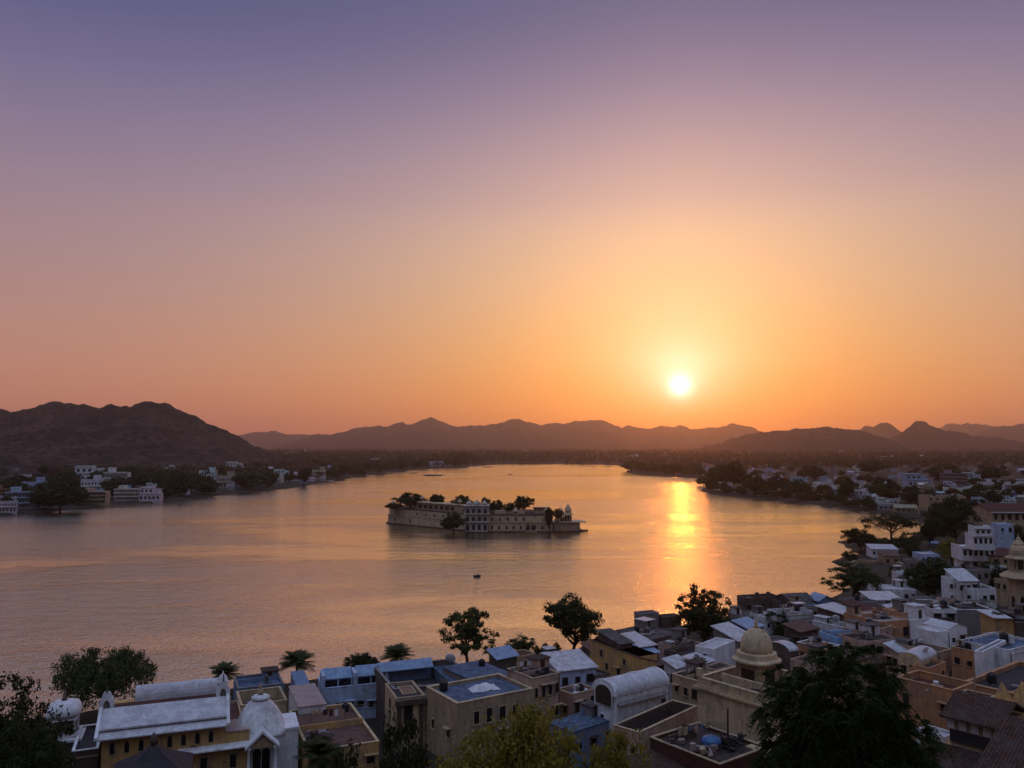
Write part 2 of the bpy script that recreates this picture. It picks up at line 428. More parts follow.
# ---------------------------------------------------------------- water
WATER_MIRROR = 0.80
def water_mat():
    m, nt, b = new_mat('lake_water')
    b.inputs['Base Color'].default_value = (0.022, 0.018, 0.017, 1)
    b.inputs['IOR'].default_value = 1.6
    b.inputs['Roughness'].default_value = 0.2
    big = noise(nt, 0.0075, 4, 0.6, objco(nt, (0.45, 1.0, 1)), 1.2)            # wind lanes
    big2 = noise(nt, 0.025, 3, 0.6, objco(nt, (0.3, 1.0, 1)), 0.8)
    lane = ramp(nt, mnode(nt, 'ADD', mnode(nt, 'MULTIPLY', big, 0.7), mnode(nt, 'MULTIPLY', big2, 0.3)), [(0.40, (0, 0, 0, 1)), (0.60, (1, 1, 1, 1))])
    w1 = noise(nt, 1.5, 3, 0.55, objco(nt, (0.8, 1.0, 1)), 0.4)
    w2 = noise(nt, 0.22, 2, 0.5, objco(nt, (0.7, 1.0, 1)), 0.3)
    h = mnode(nt, 'ADD', mnode(nt, 'MULTIPLY', w1, 0.36), mnode(nt, 'MULTIPLY', w2, 0.50))
    h = mnode(nt, 'MULTIPLY', h, mnode(nt, 'ADD', mnode(nt, 'MULTIPLY', lane, 0.72), 0.28))
    nt.links.new(mnode(nt, 'ADD', mnode(nt, 'MULTIPLY', lane, 0.09), 0.06), b.inputs['Roughness'])
    bump(nt, b, h, 1.0, 1.0)
    gl = nt.nodes.new('ShaderNodeBsdfGlossy'); gl.inputs['Color'].default_value = (1.0, 0.90, 0.64, 1)      # golden tint put into the reflection, which is stronger than real water's
    nt.links.new(b.inputs['Normal'].links[0].from_socket, gl.inputs['Normal']); nt.links.new(b.inputs['Roughness'].links[0].from_socket, gl.inputs['Roughness'])
    ms = nt.nodes.new('ShaderNodeMixShader'); ms.inputs[0].default_value = WATER_MIRROR
    nt.links.new(b.outputs[0], ms.inputs[1]); nt.links.new(gl.outputs[0], ms.inputs[2]); nt.links.new(ms.outputs[0], nt.nodes['Material Output'].inputs[0])
    return m
M_WATER = water_mat()

def ground_mat():
    m, nt, b = new_mat('dusty_ground')
    a = noise(nt, 0.05, 8, 0.7, objco(nt), 0.5); f = noise(nt, 0.7, 5, 0.65, objco(nt))
    c = mix(nt, ramp(nt, a, [(0.4, (0, 0, 0, 1)), (0.62, (1, 1, 1, 1))]), (0.062, 0.046, 0.034, 1), (0.03, 0.028, 0.018, 1))
    c = mix(nt, mnode(nt, 'MULTIPLY', f, 0.7), c, (0.05, 0.04, 0.032, 1))
    nt.links.new(c, b.inputs['Base Color']); b.inputs['Roughness'].default_value = 0.95; b.inputs['Specular IOR Level'].default_value = 0.1
    bump(nt, b, f, 0.5, 0.3)
    return m
M_GROUND = ground_mat()
def hill_mat():
    m, nt, b = new_mat('scrub_hillside')
    a = noise(nt, 0.012, 9, 0.72, objco(nt), 0.8); f = noise(nt, 0.08, 6, 0.7, objco(nt))
    c = mix(nt, ramp(nt, a, [(0.40, (0, 0, 0, 1)), (0.60, (1, 1, 1, 1))]), (0.11, 0.066, 0.052, 1), (0.045, 0.032, 0.028, 1))
    c = mix(nt, ramp(nt, f, [(0.45, (0, 0, 0, 1)), (0.6, (1, 1, 1, 1))]), c, (0.03, 0.025, 0.02, 1))
    nt.links.new(c, b.inputs['Base Color']); b.inputs['Roughness'].default_value = 1.0; b.inputs['Specular IOR Level'].default_value = 0.0
    bump(nt, b, f, 0.8, 3.0)
    return m
M_HILL = hill_mat()

# ================================================================ lake, ground, hills, haze
shore_px = [(-120, 752), (0, 722), (60, 716), (160, 697), (230, 690), (300, 682), (400, 670), (470, 664), (545, 657), (600, 642),
            (640, 632), (700, 622), (745, 614), (800, 603), (832, 596), (852, 586), (849, 575), (845, 569), (831, 562), (845, 557), (862, 556), (851, 549), (839, 542),
            (852, 539), (868, 541), (890, 541), (914, 537), (926, 527), (915, 520), (890, 516), (870, 513), (840, 508), (800, 503.5), (770, 500), (740, 497.5), (716, 495), (699, 491), (704, 488),
            (760, 486.0), (764, 484), (700, 478.5), (660, 476), (640, 474.5), (626, 472), (630, 469.3),
            (634, 465.5), (560, 464), (500, 464.5), (470, 466), (466, 468), (440, 468.5), (415, 469.5), (390, 472.5), (350, 478), (322, 483), (290, 488.5), (240, 493),
            (190, 499.5), (150, 503), (120, 503.5), (60, 511), (0, 516), (-60, 520), (-160, 524)]
lake_poly = [P(x, y).to_2d() for x, y in shore_px] + [Vector((-800, 380)), Vector((-800, 150)), Vector((-230, 118))]
LP = np.array([(p.x, p.y) for p in lake_poly])
def shore_dist(X, Y):
    """signed distance to the lake shore, positive on land"""
    d2 = np.full(X.shape, 1e18); inside = np.zeros(X.shape, bool)
    n = len(LP)
    for i in range(n):
        a, c = LP[i], LP[(i + 1) % n]
        ex, ey = c - a
        t = np.clip(((X - a[0]) * ex + (Y - a[1]) * ey) / (ex * ex + ey * ey), 0, 1)
        d2 = np.minimum(d2, (X - a[0] - t * ex) ** 2 + (Y - a[1] - t * ey) ** 2)
        cr = ((a[1] > Y) != (c[1] > Y)) & (X < (c[0] - a[0]) * (Y - a[1]) / (c[1] - a[1] + 1e-12) + a[0])
        inside ^= cr
    return np.where(inside, -1, 1) * np.sqrt(d2)
def ss(a, b, x):
    t = np.clip((x - a) / (b - a), 0, 1); return t * t * (3 - 2 * t)
def ground_z(X, Y):
    X, Y = np.asarray(X, float), np.asarray(Y, float)
    d = shore_dist(X, Y)
    r = np.hypot(X, Y)
    nz = fbm(X / 60 + 5, Y / 60 + 9, 3)
    dd = d + (fbm(X / 9, Y / 9, 2) - 0.5) * 3.0 * np.clip(r / 250, 0.4, 2.5)
    z = np.where(dd > 0, 0.15 + 1.6 * ss(0, 7, dd) + 0.9 * ss(5, 60, dd) + (nz - 0.3) * 1.5 * ss(15, 120, dd) + 3.0 * ss(100, 600, dd), np.maximum(dd * 0.35, -6) - 0.1)
    rise = 27 * ss(85, 14, r) ** 1.25
    east = 7.0 * ss(60, 120, X) * ss(190, 90, Y)
    return z + np.where(dd > 0, rise + east, 0)
def gz(x, y): return float(ground_z(np.array([x]), np.array([y]))[0])

def build_ground():
    th = np.concatenate([np.linspace(-180, -42, 70)[:-1], np.linspace(-42, 42, 760), np.linspace(42, 180, 70)[1:]])
    r = np.concatenate([[0.01], np.exp(np.linspace(math.log(6), math.log(14000), 640))])
    T, Rr = np.meshgrid(np.radians(th), r)
    X, Y = Rr * np.sin(T), Rr * np.cos(T)
    Z = np.zeros_like(X)
    for i in range(0, len(r), 40): Z[i:i + 40] = ground_z(X[i:i + 40], Y[i:i + 40])
    n, m = X.shape
    idx = np.arange(n * m).reshape(n, m)
    F = np.stack([idx[:-1, :-1], idx[:-1, 1:], idx[1:, 1:], idx[1:, :-1]], -1).reshape(-1, 4)
    o = link('ground', np_mesh('ground', np.stack([X, Y, Z], -1).reshape(-1, 3), F, M_GROUND, True))
    tag(o, kind='structure')
build_ground()
w = MB(); w.add([(-2500, 30, 0), (2500, 30, 0), (2500, 2600, 0), (-2500, 2600, 0)], [(0, 1, 2, 3)])
tag(w.build('lake_water', M_WATER), kind='structure')
for k, (px, py, lx, ly) in enumerate([(433, 475.4, 34, 34), (414, 473.2, 14, 16), (488, 467.2, 26, 30), (510, 474.5, 8, 8)]):
    c = P(px, py); b = MB(); poly = []
    for i in range(18):
        a = i / 18 * 2 * math.pi; q = 0.75 + 0.4 * float(vnoise(i * 1.7 + k * 9, k * 3.3))
        poly.append((c.x + lx * 0.5 * q * math.cos(a), c.y + ly * q * math.sin(a)))
    b.prism(poly, -1.0, 0.35)
    tag(b.build('sandbank', M_GROUND), kind='structure')

def hill(name, sil, D, depth, front, seedk, rough=0.10, az_n=300, rad_n=70, jag=.9):
    """sil: picture outline of the crest; D: distance of the crest; the hill spreads 'front' metres before it and 'depth' behind"""
    sx = np.array([p[0] for p in sil], float); sy = np.array([p[1] for p in sil], float)
    px = np.linspace(sx[0], sx[-1], az_n)
    py = np.interp(px, sx, sy) + jag * ((fbm(px / 4 + seedk, px * 0 + seedk, 3) - .5) * 3.2 + (fbm(px / 14 + seedk, px * 0, 2) - .5) * 4)
    crest = CAM_H + (HOR - py) / FPX * D
    crest = np.maximum(crest, 0)
    u = np.concatenate([np.linspace(-1, 0, rad_n // 2), np.linspace(0, 1, rad_n - rad_n // 2)[1:]])
    U, PX = np.meshgrid(u, px)
    CR = np.repeat(crest[:, None], len(u), 1)
    wob = (fbm(PX / 40 + seedk, U * 0 + seedk * 3, 3) - 0.5) * 0.25
    dist = D + np.where(U < 0, U * front, U * depth) + wob * front * (1 - np.abs(U)) 
    X = (PX - 512) / FPX * dist; Y = dist
    a = np.abs(U)
    prof = np.where(U < 0, (1 - a) ** 1.25, np.cos(a * math.pi / 2))
    g = fbm(X / 75 * 1750 / D + seedk, Y / 190 * 1750 / D + seedk, 5); rg = 1 - np.abs(2 * g - 1)           # spurs and gullies
    g2 = fbm(X / 28 * 1750 / D + seedk, Y / 34 * 1750 / D + seedk, 4)
    h = CR * prof
    h = h * (1 - 0.46 * (1 - rg) * np.clip(a * 3.2, 0, 1)) + (g2 - 0.5) * rough * CR * (1 - a)
    # keep the outline where it was seen
    h = np.minimum(h, (CAM_H + (CR - CAM_H) / D * dist) + (g2 - 0.5) * rough * 30 * D / 1500 + (fbm(X / 9 + seedk, Y / 15, 3) - .5) * rough * 55)
    edge = np.minimum(ss(sx[0], sx[0] + 6, PX), ss(sx[-1], sx[-1] - 6, PX))
    Z = np.maximum(h * edge, 0) - 2
    Z[:, 0] = -6; Z[:, -1] = -6
    n, m = X.shape
    idx = np.arange(n * m).reshape(n, m)
    F = np.stack([idx[:-1, :-1], idx[1:, :-1], idx[1:, 1:], idx[:-1, 1:]], -1).reshape(-1, 4)
    o = link(name, np_mesh(name, np.stack([X, Y, Z], -1).reshape(-1, 3), F, M_HILL, True))
    tag(o, kind='structure')
hill('hill', [(-330, 425), (-240, 402), (-150, 398), (-60, 408), (0, 407.6), (20, 409), (34, 407), (43, 404.5), (50, 401), (55, 399.8), (66, 402), (83, 402.3), (94, 404), (103, 405.3), (110, 403), (120, 404.5), (130, 405), (137, 402.5), (143, 401.5), (157, 401.8), (170, 401.5), (176, 406), (186, 411.5), (196, 416), (206, 421.5), (218, 427), (229, 431.5), (240, 437), (249, 441.5), (260, 446.5), (272, 452), (300, 466)],
     1750, 900, 640, 1.3, 0.07, 420, 110)
hill('hill', [(-300, 468), (-200, 458), (-100, 448), (-60, 446), (-10, 449), (25, 458), (60, 468)], 1150, 300, 260, 8.1, 0.05)
hill('hill', [(200, 446), (235, 435), (255, 432.5), (282, 432.5), (310, 435), (360, 437), (400, 446)], 12000, 2000, 1800, 2.2, 0.02)
hill('hill', [(255, 451), (278, 446), (300, 440), (318, 436), (335, 432.5), (352, 430), (368, 425.5), (385, 425.5), (398, 423), (410, 424), (420, 420), (430, 418), (442, 421.5), (455, 425), (468, 426.5), (482, 425.5), (497, 424), (508, 420), (519, 418.5), (530, 421), (541, 424.5), (552, 422.5), (562, 424.5), (575, 421.5), (590, 420.5), (603, 421), (612, 424), (622, 427.5), (630, 424.5), (637, 427.5), (648, 427.5), (660, 425.5), (672, 426), (682, 424.5), (692, 427), (703, 428), (710, 426.5), (718, 428), (726, 425.5), (733, 422.5), (742, 425), (754, 428), (768, 434), (790, 441), (815, 449)],
     9200, 2000, 2400, 3.4, 0.02, 420)
hill('hill', [(680, 453), (702, 447), (722, 441), (740, 435.5), (758, 431.5), (775, 429), (800, 428), (824, 426.5), (845, 427), (858, 429), (872, 434), (890, 441), (905, 446), (925, 453)], 4600, 1200, 1200, 4.9, 0.02, 300)
hill('hill', [(845, 442), (858, 431), (866, 426.5), (873, 428), (880, 425), (887, 424), (895, 427), (903, 432), (915, 440), (930, 449)], 8200, 1300, 1300, 5.7, 0.02)
hill('hill', [(862, 452), (884, 441), (898, 434), (908, 427), (916, 421.5), (922, 420), (930, 424), (942, 430), (955, 432.5), (968, 433.5), (982, 436), (1000, 438), (1020, 442), (1060, 446), (1100, 453)], 5600, 1300, 1300, 6.6, 0.02, 300)
hill('hill', [(930, 436), (944, 426), (958, 422.5), (975, 423), (990, 426), (1010, 428), (1040, 438)], 12400, 1400, 1800, 7.4, 0.02)
hill('hill', [(955, 446), (975, 434), (990, 429), (1003, 425.5), (1012, 426.5), (1024, 425), (1050, 421), (1090, 420), (1140, 430), (1200, 446)], 9600, 1600, 1700, 9.2, 0.02)

HAZE_DENSITY = 0.68e-4
hz = MB(); hz.box(-15000, 15000, -15000, 15000, -8, 440)
hm = bpy.data.materials.new('evening_haze'); hm.use_nodes = True
for n in list(hm.node_tree.nodes):
    if n.type == 'BSDF_PRINCIPLED': hm.node_tree.nodes.remove(n)
pv = hm.node_tree.nodes.new('ShaderNodeVolumePrincipled')
pv.inputs['Color'].default_value = (0.96, 0.82, 0.82, 1); pv.inputs['Density'].default_value = HAZE_DENSITY
pv.inputs['Density Attribute'].default_value = ''; pv.inputs['Anisotropy'].default_value = 0.88
hm.node_tree.links.new(pv.outputs[0], hm.node_tree.nodes['Material Output'].inputs['Volume'])
try: hm.cycles.homogeneous_volume = True
except Exception: pass
tag(hz.build('haze', hm), 'thin evening haze over the lake and the far hills', 'haze', kind='stuff')

# ================================================================ trees
def leaf_quads(pts, nrm, size, rs, slim=0.55, droop=0.0):
    """one pointed leaf spray (4 corners) per point, facing about nrm"""
    n = len(pts)
    nrm = nrm + rs.normal(0, 0.55, (n, 3)); nrm /= np.linalg.norm(nrm, axis=1)[:, None] + 1e-9
    t = rs.normal(0, 1, (n, 3)); t[:, 2] -= droop * 2
    t -= nrm * (t * nrm).sum(1)[:, None]; t /= np.linalg.norm(t, axis=1)[:, None] + 1e-9
    b = np.cross(nrm, t)
    s = size * rs.uniform(0.6, 1.4, (n, 1))
    q = np.stack([pts - t * s, pts + b * s * slim, pts + t * s, pts - b * s * slim], 1)
    return q
def quads_mesh(name, q, mat):
    V = q.reshape(-1, 3); F = np.arange(len(V)).reshape(-1, 4)
    return np_mesh(name, V, F, mat)
def crown_centres(rs, n, rx, ry, rz, cz, lobes=5, low=-0.75):
    """clump centres: several uneven lobes inside an ellipsoid, mostly near its surface"""
    L = []
    for i in range(lobes):
        a = 2 * math.pi * (i + rs.uniform(0, .6)) / lobes; e = rs.uniform(-0.75, 0.75)
        L.append((math.cos(a) * math.cos(e) * .55, math.sin(a) * math.cos(e) * .55, math.sin(e) * .55, rs.uniform(0.38, 0.58)))
    L.append((0, 0, 0.32, 0.58)); L.append((0, 0, -0.15, 0.6))
    C = []
    while len(C) < n:
        l = L[rs.integers(len(L))]
        v = rs.normal(0, 1, 3); v /= np.linalg.norm(v)
        p = np.array(l[:3]) + v * l[3] * rs.uniform(0.55, 1.0)
        if p[2] < low: continue
        C.append((p[0] * rx, p[1] * ry, cz + p[2] * rz))
    return np.array(C)
def tree_mesh(kind, seed, h=10.0, w=9.0, clumps=60, per=60, leaf=0.22, mat=None, trunk_h=0.35, clump_r=0.11, droop=0.0, lobes=5, base=0.25):
    """returns (trunk mesh, crown mesh) for a broadleaf tree h tall, w wide, standing at z = 0"""
    rs = np.random.default_rng(seed)
    cz, rz = h * (1 + base) / 2, h * (1 - base) / 2
    C = crown_centres(rs, clumps, w / 2, w / 2, rz, cz, lobes)
    allq = []
    for c in C:
        k = int(per * rs.uniform(0.5, 1.5))
        r = w * clump_r * rs.uniform(0.6, 1.35)
        v = rs.normal(0, 1, (k, 3)); v /= np.linalg.norm(v, axis=1)[:, None]
        p = c + v * (r * rs.uniform(0.35, 1.05, (k, 1))) * np.array([1.15, 1.15, 0.75])
        if droop: p[:, 2] -= np.abs(rs.normal(0, droop, k)) * h * 0.1
        allq.append(leaf_quads(p, v + np.array([0, 0, 0.4]), leaf, rs, droop=droop))
    cm = quads_mesh(kind + '_crown', np.concatenate(allq), mat or L_DARK)
    t = MB(); th = h * trunk_h
    bx, by = rs.normal(0, .25, 2)
    t.tube([(0, 0, -0.6), (bx * .3, by * .3, th * .5), (bx, by, th), (bx * 1.2, by * 1.2, cz)], [h * .035, h * .028, h * .022, h * .01], 7)
    for i in rs.choice(len(C), min(9, len(C)), replace=False):
        c = C[i]; m = np.array([bx, by, th * rs.uniform(.75, 1.15)])
        mid = m * .45 + c * .55 + np.array([0, 0, -h * .03])
        t.tube([m, mid, c], [h * .014, h * .009, h * .003], 5)
    return t.mesh(kind + '_trunk', M_BARK, True), cm
def palm_mesh(seed, h=6.0, fr=2.6, n=26, mat=None):
    rs = np.random.default_rng(seed)
    t = MB(); t.tube([(0, 0, -.5), (.1, 0, h * .5), (.05, .1, h)], [.24, .17, .16], 8)
    q = []
    for i in range(n):
        a = 2 * math.pi * i / n * 2.618; e0 = rs.uniform(0.15, 1.5)
        L = fr * rs.uniform(.8, 1.1); seg = 18
        d = np.array([math.cos(a), math.sin(a)])
        for s in range(seg):
            u = (s + .5) / seg
            e = e0 - 1.35 * u * u
            x = L * u * math.cos(e0 - .4 * u * u); z = h + L * (u * math.sin(e0) - .36 * u * u)
            c = np.array([d[0] * x, d[1] * x, z])
            ll = .75 * math.sin(math.pi * (u * .85 + .12)) * fr / 2.6 + .12
            for sd in (-1, 1):
                out = np.array([-d[1] * sd, d[0] * sd, -.35]); fw = np.array([d[0] * math.cos(e), d[1] * math.cos(e), math.sin(e)])
                tip = c + (out * .8 + fw * .6) * ll; wv = fw * .075
                q.append([c - wv, c + wv, tip + wv * .2, tip - wv * .2])
    return t.mesh('palm_trunk', M_BARK, True), quads_mesh('palm_crown', np.array(q), mat or L_PALM)
def willow_mesh(seed, h=10., w=12., mat=None, strands=640, leaf=.16):
    rs = np.random.default_rng(seed); q = []
    C = crown_centres(rs, strands, w / 2, w / 2, h * .32, h * .66, 7, -.5)
    for c in C:
        L = rs.uniform(.08, .28) * h; k = int(L / .09)
        u = np.linspace(0, 1, k)[:, None]
        o = np.array([c[0], c[1], 0]); o = o / (np.linalg.norm(o) + 1e-6)
        p = c + o * u * .5 - np.array([0, 0, 1]) * L * u ** 1.4 + rs.normal(0, .13, (k, 3))
        q.append(leaf_quads(p, np.repeat(o[None], k, 0), leaf, rs, .4, 1.0))
    t = MB(); t.tube([(0, 0, -.6), (.2, 0, h * .3), (.3, .1, h * .6)], [.45, .35, .15], 8)
    for i in range(8):
        c = C[rs.integers(len(C))]; t.tube([(.2, 0, h * .3), (c[0] * .5, c[1] * .5, h * .58), tuple(c)], [.18, .12, .04], 5)
    return t.mesh('willow_trunk', M_BARK, True), quads_mesh('willow_crown', np.concatenate(q), mat or L_MID)
def feathery_mesh(seed, h=14., w=15., sprays=900, mat=None):
    """broad dark tree of long drooping compound leaves"""
    rs = np.random.default_rng(seed); q = []
    C = crown_centres(rs, sprays, w * .44, w * .44, h * .36, h * .60, 7, -.7)
    ctr = np.array([0, 0, h * .5])
    for c in C:
        o = c - ctr; o /= np.linalg.norm(o); o[2] = max(o[2], -.1) + .1
        for f in range(9):
            d = o + rs.normal(0, .75, 3); d /= np.linalg.norm(d)
            L = rs.uniform(.7, 1.5); k = 7
            u = np.linspace(.1, 1, k)
            sd = np.cross(d, [0, 0, 1]); sd /= np.linalg.norm(sd) + 1e-6
            for uu in u:
                p = c + d * L * uu - np.array([0, 0, 1]) * L * .75 * uu * uu
                for s in (-1, 1):
                    tip = p + sd * s * .30 * (1 - .4 * uu) + d * .16 - np.array([0, 0, .16])
                    wv = d * .055
                    q.append([p - wv, p + wv, tip + wv * .3, tip - wv * .3])
    t = MB(); t.tube([(0, 0, -1), (.2, 0, h * .22), (.1, .2, h * .5)], [.75, .55, .3], 10)
    for i in range(12):
        c = C[rs.integers(len(C))]; t.tube([(.1, .1, h * rs.uniform(.25, .45)), tuple(c * .6 + np.array([0, 0, h * .2])), tuple(c)], [.28, .16, .05], 6)
    return t.mesh('feathery_trunk', M_BARK, True), quads_mesh('feathery_crown', np.array(q), mat or L_DARK)
def plant_tree(name, label, meshes, loc, scale=1.0, rz=0.0, group=None):
    t = thing(name, label, 'palm' if 'palm' in name else ('shrub' if 'shrub' in name else 'tree'), loc, rz, group)
    t.scale = scale if hasattr(scale, '__len__') else (scale,) * 3
    link('trunk', meshes[0], t); link('crown', meshes[1], t)
    return t
def dims(meshes):
    me = meshes[1]; v = np.empty(len(me.vertices) * 3, np.float32); me.vertices.foreach_get('co', v); v = v.reshape(-1, 3)
    q = lambda a, k: float(np.percentile(v[:, a], k))
    return ((q(0, 99.3) - q(0, .7)) + (q(1, 99.3) - q(1, .7))) / 2, q(2, 99.5)
DIMS = {}
def dim_of(m):
    if m[1].name not in DIMS: DIMS[m[1].name] = dims(m)
    return DIMS[m[1].name]
def size_at(p): return FPX / (Vector(p) - Vector((0, 0, CAM_H))).dot(FW)      # pixels per metre
def tree_px(name, label, meshes, px, top, basey, wpx, zb=None, mh=10.0, mw=9.0, rz=None, group=None):
    """a tree whose foot stands on the ground at picture (px, basey), crown top at row 'top', wpx wide"""
    z = 2.0 if zb is None else zb
    p = P(px, basey, z)
    if zb is None:
        for _ in range(6):
            z = max(gz(p.x, p.y), -0.4); p = P(px, basey, z)
    s = size_at(p)
    ztop = Pd(px, top, p.y).z; mw, mh = dim_of(meshes)
    return plant_tree(name, label, meshes, p, (wpx / s / mw, wpx / s / mw, max(ztop - z, 1) / mh), random.uniform(0, 6.28) if rz is None else rz, group)

# ================================================================ houses
def rect_px(B, rot, zr, xc=None, xa=None, ya=None, w=None, d=None):
    """roof rectangle: near corner B in the picture at height zr; right axis turned by rot"""
    b = P(B[0], B[1], zr); r = R(rot)
    ax, ay = Vector((math.cos(r), math.sin(r), 0)), Vector((-math.sin(r), math.cos(r), 0))
    if w is None: w = along_to_px(b, ax, tx=xc)
    if d is None: d = along_to_px(b, ay, tx=xa) if xa is not None else along_to_px(b, ay, ty=ya)
    return b, r, max(w, 0.8), min(max(d, 0.8), (1.2 * w + 6) if b.y < 160 else (0.7 * w + 2)) if ya is not None else max(d, 0.8)
HREP = []
def window_part(par, face, w, d, u, z, ww=0.9, hh=1.2, frame=None, arch=False, shade=False, name='window'):
    """a framed dark opening on a face: 'f' y=0, 'l' x=0, 'r' x=w; u along the face"""
    f = MB(); t = 0.07
    def bx(u0, u1, z0, z1, a, b, m=f):
        if face == 'f': m.box(u0, u1, -b, -a, z0, z1)
        elif face == 'l': m.box(-b, -a, u0, u1, z0, z1)
        else: m.box(w + a, w + b, u0, u1, z0, z1)
    u0, u1, z0, z1 = u - ww / 2, u + ww / 2, z - hh / 2, z + hh / 2
    e = 0.12
    bx(u0 - e, u0, z0, z1, -.02, .07); bx(u1, u1 + e, z0, z1, -.02, .07)
    bx(u0 - e, u1 + e, z1, z1 + e, -.02, .08); bx(u0 - e * 1.6, u1 + e * 1.6, z0 - e, z0, -.02, .14)
    if shade: bx(u0 - .35, u1 + .35, z1 + e + .003, z1 + e + .10, -.02, .62)
    o = f.build(name, frame, par)
    p = MB()
    bx(u0 + .003, u1 - .003, z0 + .003, z1 - .003, -.05, .012, p)
    if ww > .7 and name == 'window':
        p.cur = 1; bx(u - .025, u + .025, z0 + .006, z1 - .006, .012, .035, p)
    p.build('pane' if name == 'window' else 'door_leaf', [M_GLASS, M_WOOD], o)
    return o
DR = random.Random(77)
def dress(t, w, d, H, z, par, wall, has_room):
    """the uneven additions of an old flat roof: stair room, cross wall, patched slabs, a pipe down the wall, a balcony"""
    z += .003 if par > .12 else .165
    if w > 4 and d > 4:
        if DR.random() < .6 and not has_room:
            rw, rd, rh = DR.uniform(1.6, min(3.2, w * .45)), DR.uniform(1.6, min(3, d * .45)), DR.uniform(1.4, 2.3)
            x = DR.choice([.3, w - rw - .3]); y = d - rd - .3
            m = MB(); m.box(x, x + rw, y, y + rd, z, z + rh); ro = m.build('roof_room', DR.choice([wall, M_WHITE, M_GREY, M_TAN]), t)
            m = MB(); m.box(x - .2, x + rw + .2, y - .25, y + rd + .15, z + rh + .002, z + rh + .12); m.build('slab', DR.choice([M_RGREY, M_RGREY, M_CORR, M_RBROWN]), ro)
            m = MB(); m.box(x + rw * .3, x + rw * .3 + .75, y - .03, y + .02, z + .03, z + min(1.8, rh - .12)); m.build('door', M_WOOD, ro)
        if DR.random() < .5:
            y = d * DR.uniform(.35, .6); m = MB(); m.box(.25, w - .25, y, y + .18, z, z + DR.uniform(.4, .9)); m.build('cross_wall', wall, t)
        if DR.random() < .6:
            x, y = w * DR.uniform(.1, .4), d * DR.uniform(.1, .3); m = MB(); m.box(x, x + w * DR.uniform(.25, .45), y, y + d * DR.uniform(.2, .35), z, z + .03); m.build('roof_patch', DR.choice([M_RPINK, M_RDARK, M_RDARK, M_RBROWN]), t)
        if DR.random() < .4:
            x, y = w * DR.uniform(.5, .9), d * DR.uniform(.3, .8); m = MB(); m.box(x, x + .5, y, y + .5, z, z + DR.uniform(.7, 1.4)); m.build('chimney', DR.choice([wall, M_DARKW]), t)
    if H > 4:
        if DR.random() < .6:
            x = w * DR.choice([.04, .96]); m = MB(); m.tube([(x, -.08, 0), (x, -.08, H - .5), (x, .05, H - .35)], .055, 5); m.build('drainpipe', DR.choice([M_METAL, M_RDARK]), t)
        if DR.random() < .3 and w > 4:
            x0 = w * DR.uniform(.1, .4); x1 = min(x0 + DR.uniform(1.6, 2.6), w - .2); zz = H - DR.uniform(3.4, 3.9)
            m = MB(); m.box(x0, x1, -.85, -.002, zz, zz + .14); bo = m.build('balcony', DR.choice([wall, M_GREY]), t)
            m = MB(); m.box(x0, x1, -.85, -.79, zz + .14, zz + .95); m.build('railing', DR.choice([wall, M_METAL, M_WOOD]), bo)
        if DR.random() < .4:
            m = MB(); zz = H - DR.choice([.55, .8, 3.1]); m.box(-.07, w + .07, -.07, -.002, zz, zz + .12); m.build('string_course', DR.choice([wall, M_WHITE, M_TAN]), t)
def washing(h, u, v, label, n=6):
    t = thing('washing_line', label, 'washing line', on_roof(h, u, v, .0), h['r'] + random.uniform(-.3, .3)); L = min(4.5, h['w'] * .7)
    for x in (-L / 2, L / 2): MB().tube([(x, 0, 0), (x, 0, 1.7)], .03, 5).build('post', M_WOOD, t)
    MB().tube([(-L / 2, 0, 1.68), (0, 0, 1.58), (L / 2, 0, 1.68)], .012, 4).build('line', M_GREY, t)
    for k in range(n):
        x = L * ((k + .5) / n - .5); b = MB(); wd, hh = random.uniform(.2, .34), random.uniform(.5, .95)
        b.add([(x - wd, -.02, 1.60), (x + wd, -.02, 1.60), (x + wd * .95, .06, 1.6 - hh), (x - wd, .03, 1.6 - hh)], [(0, 1, 2, 3)]); b.add([(x - wd, .0, 1.60), (x + wd, .0, 1.60), (x + wd * .95, .08, 1.6 - hh), (x - wd, .05, 1.6 - hh)], [(3, 2, 1, 0)])
        b.build('cloth', random.choice([M_WHITE2, M_BLUE, M_PINK, M_RRED, M_CREAM]), t)
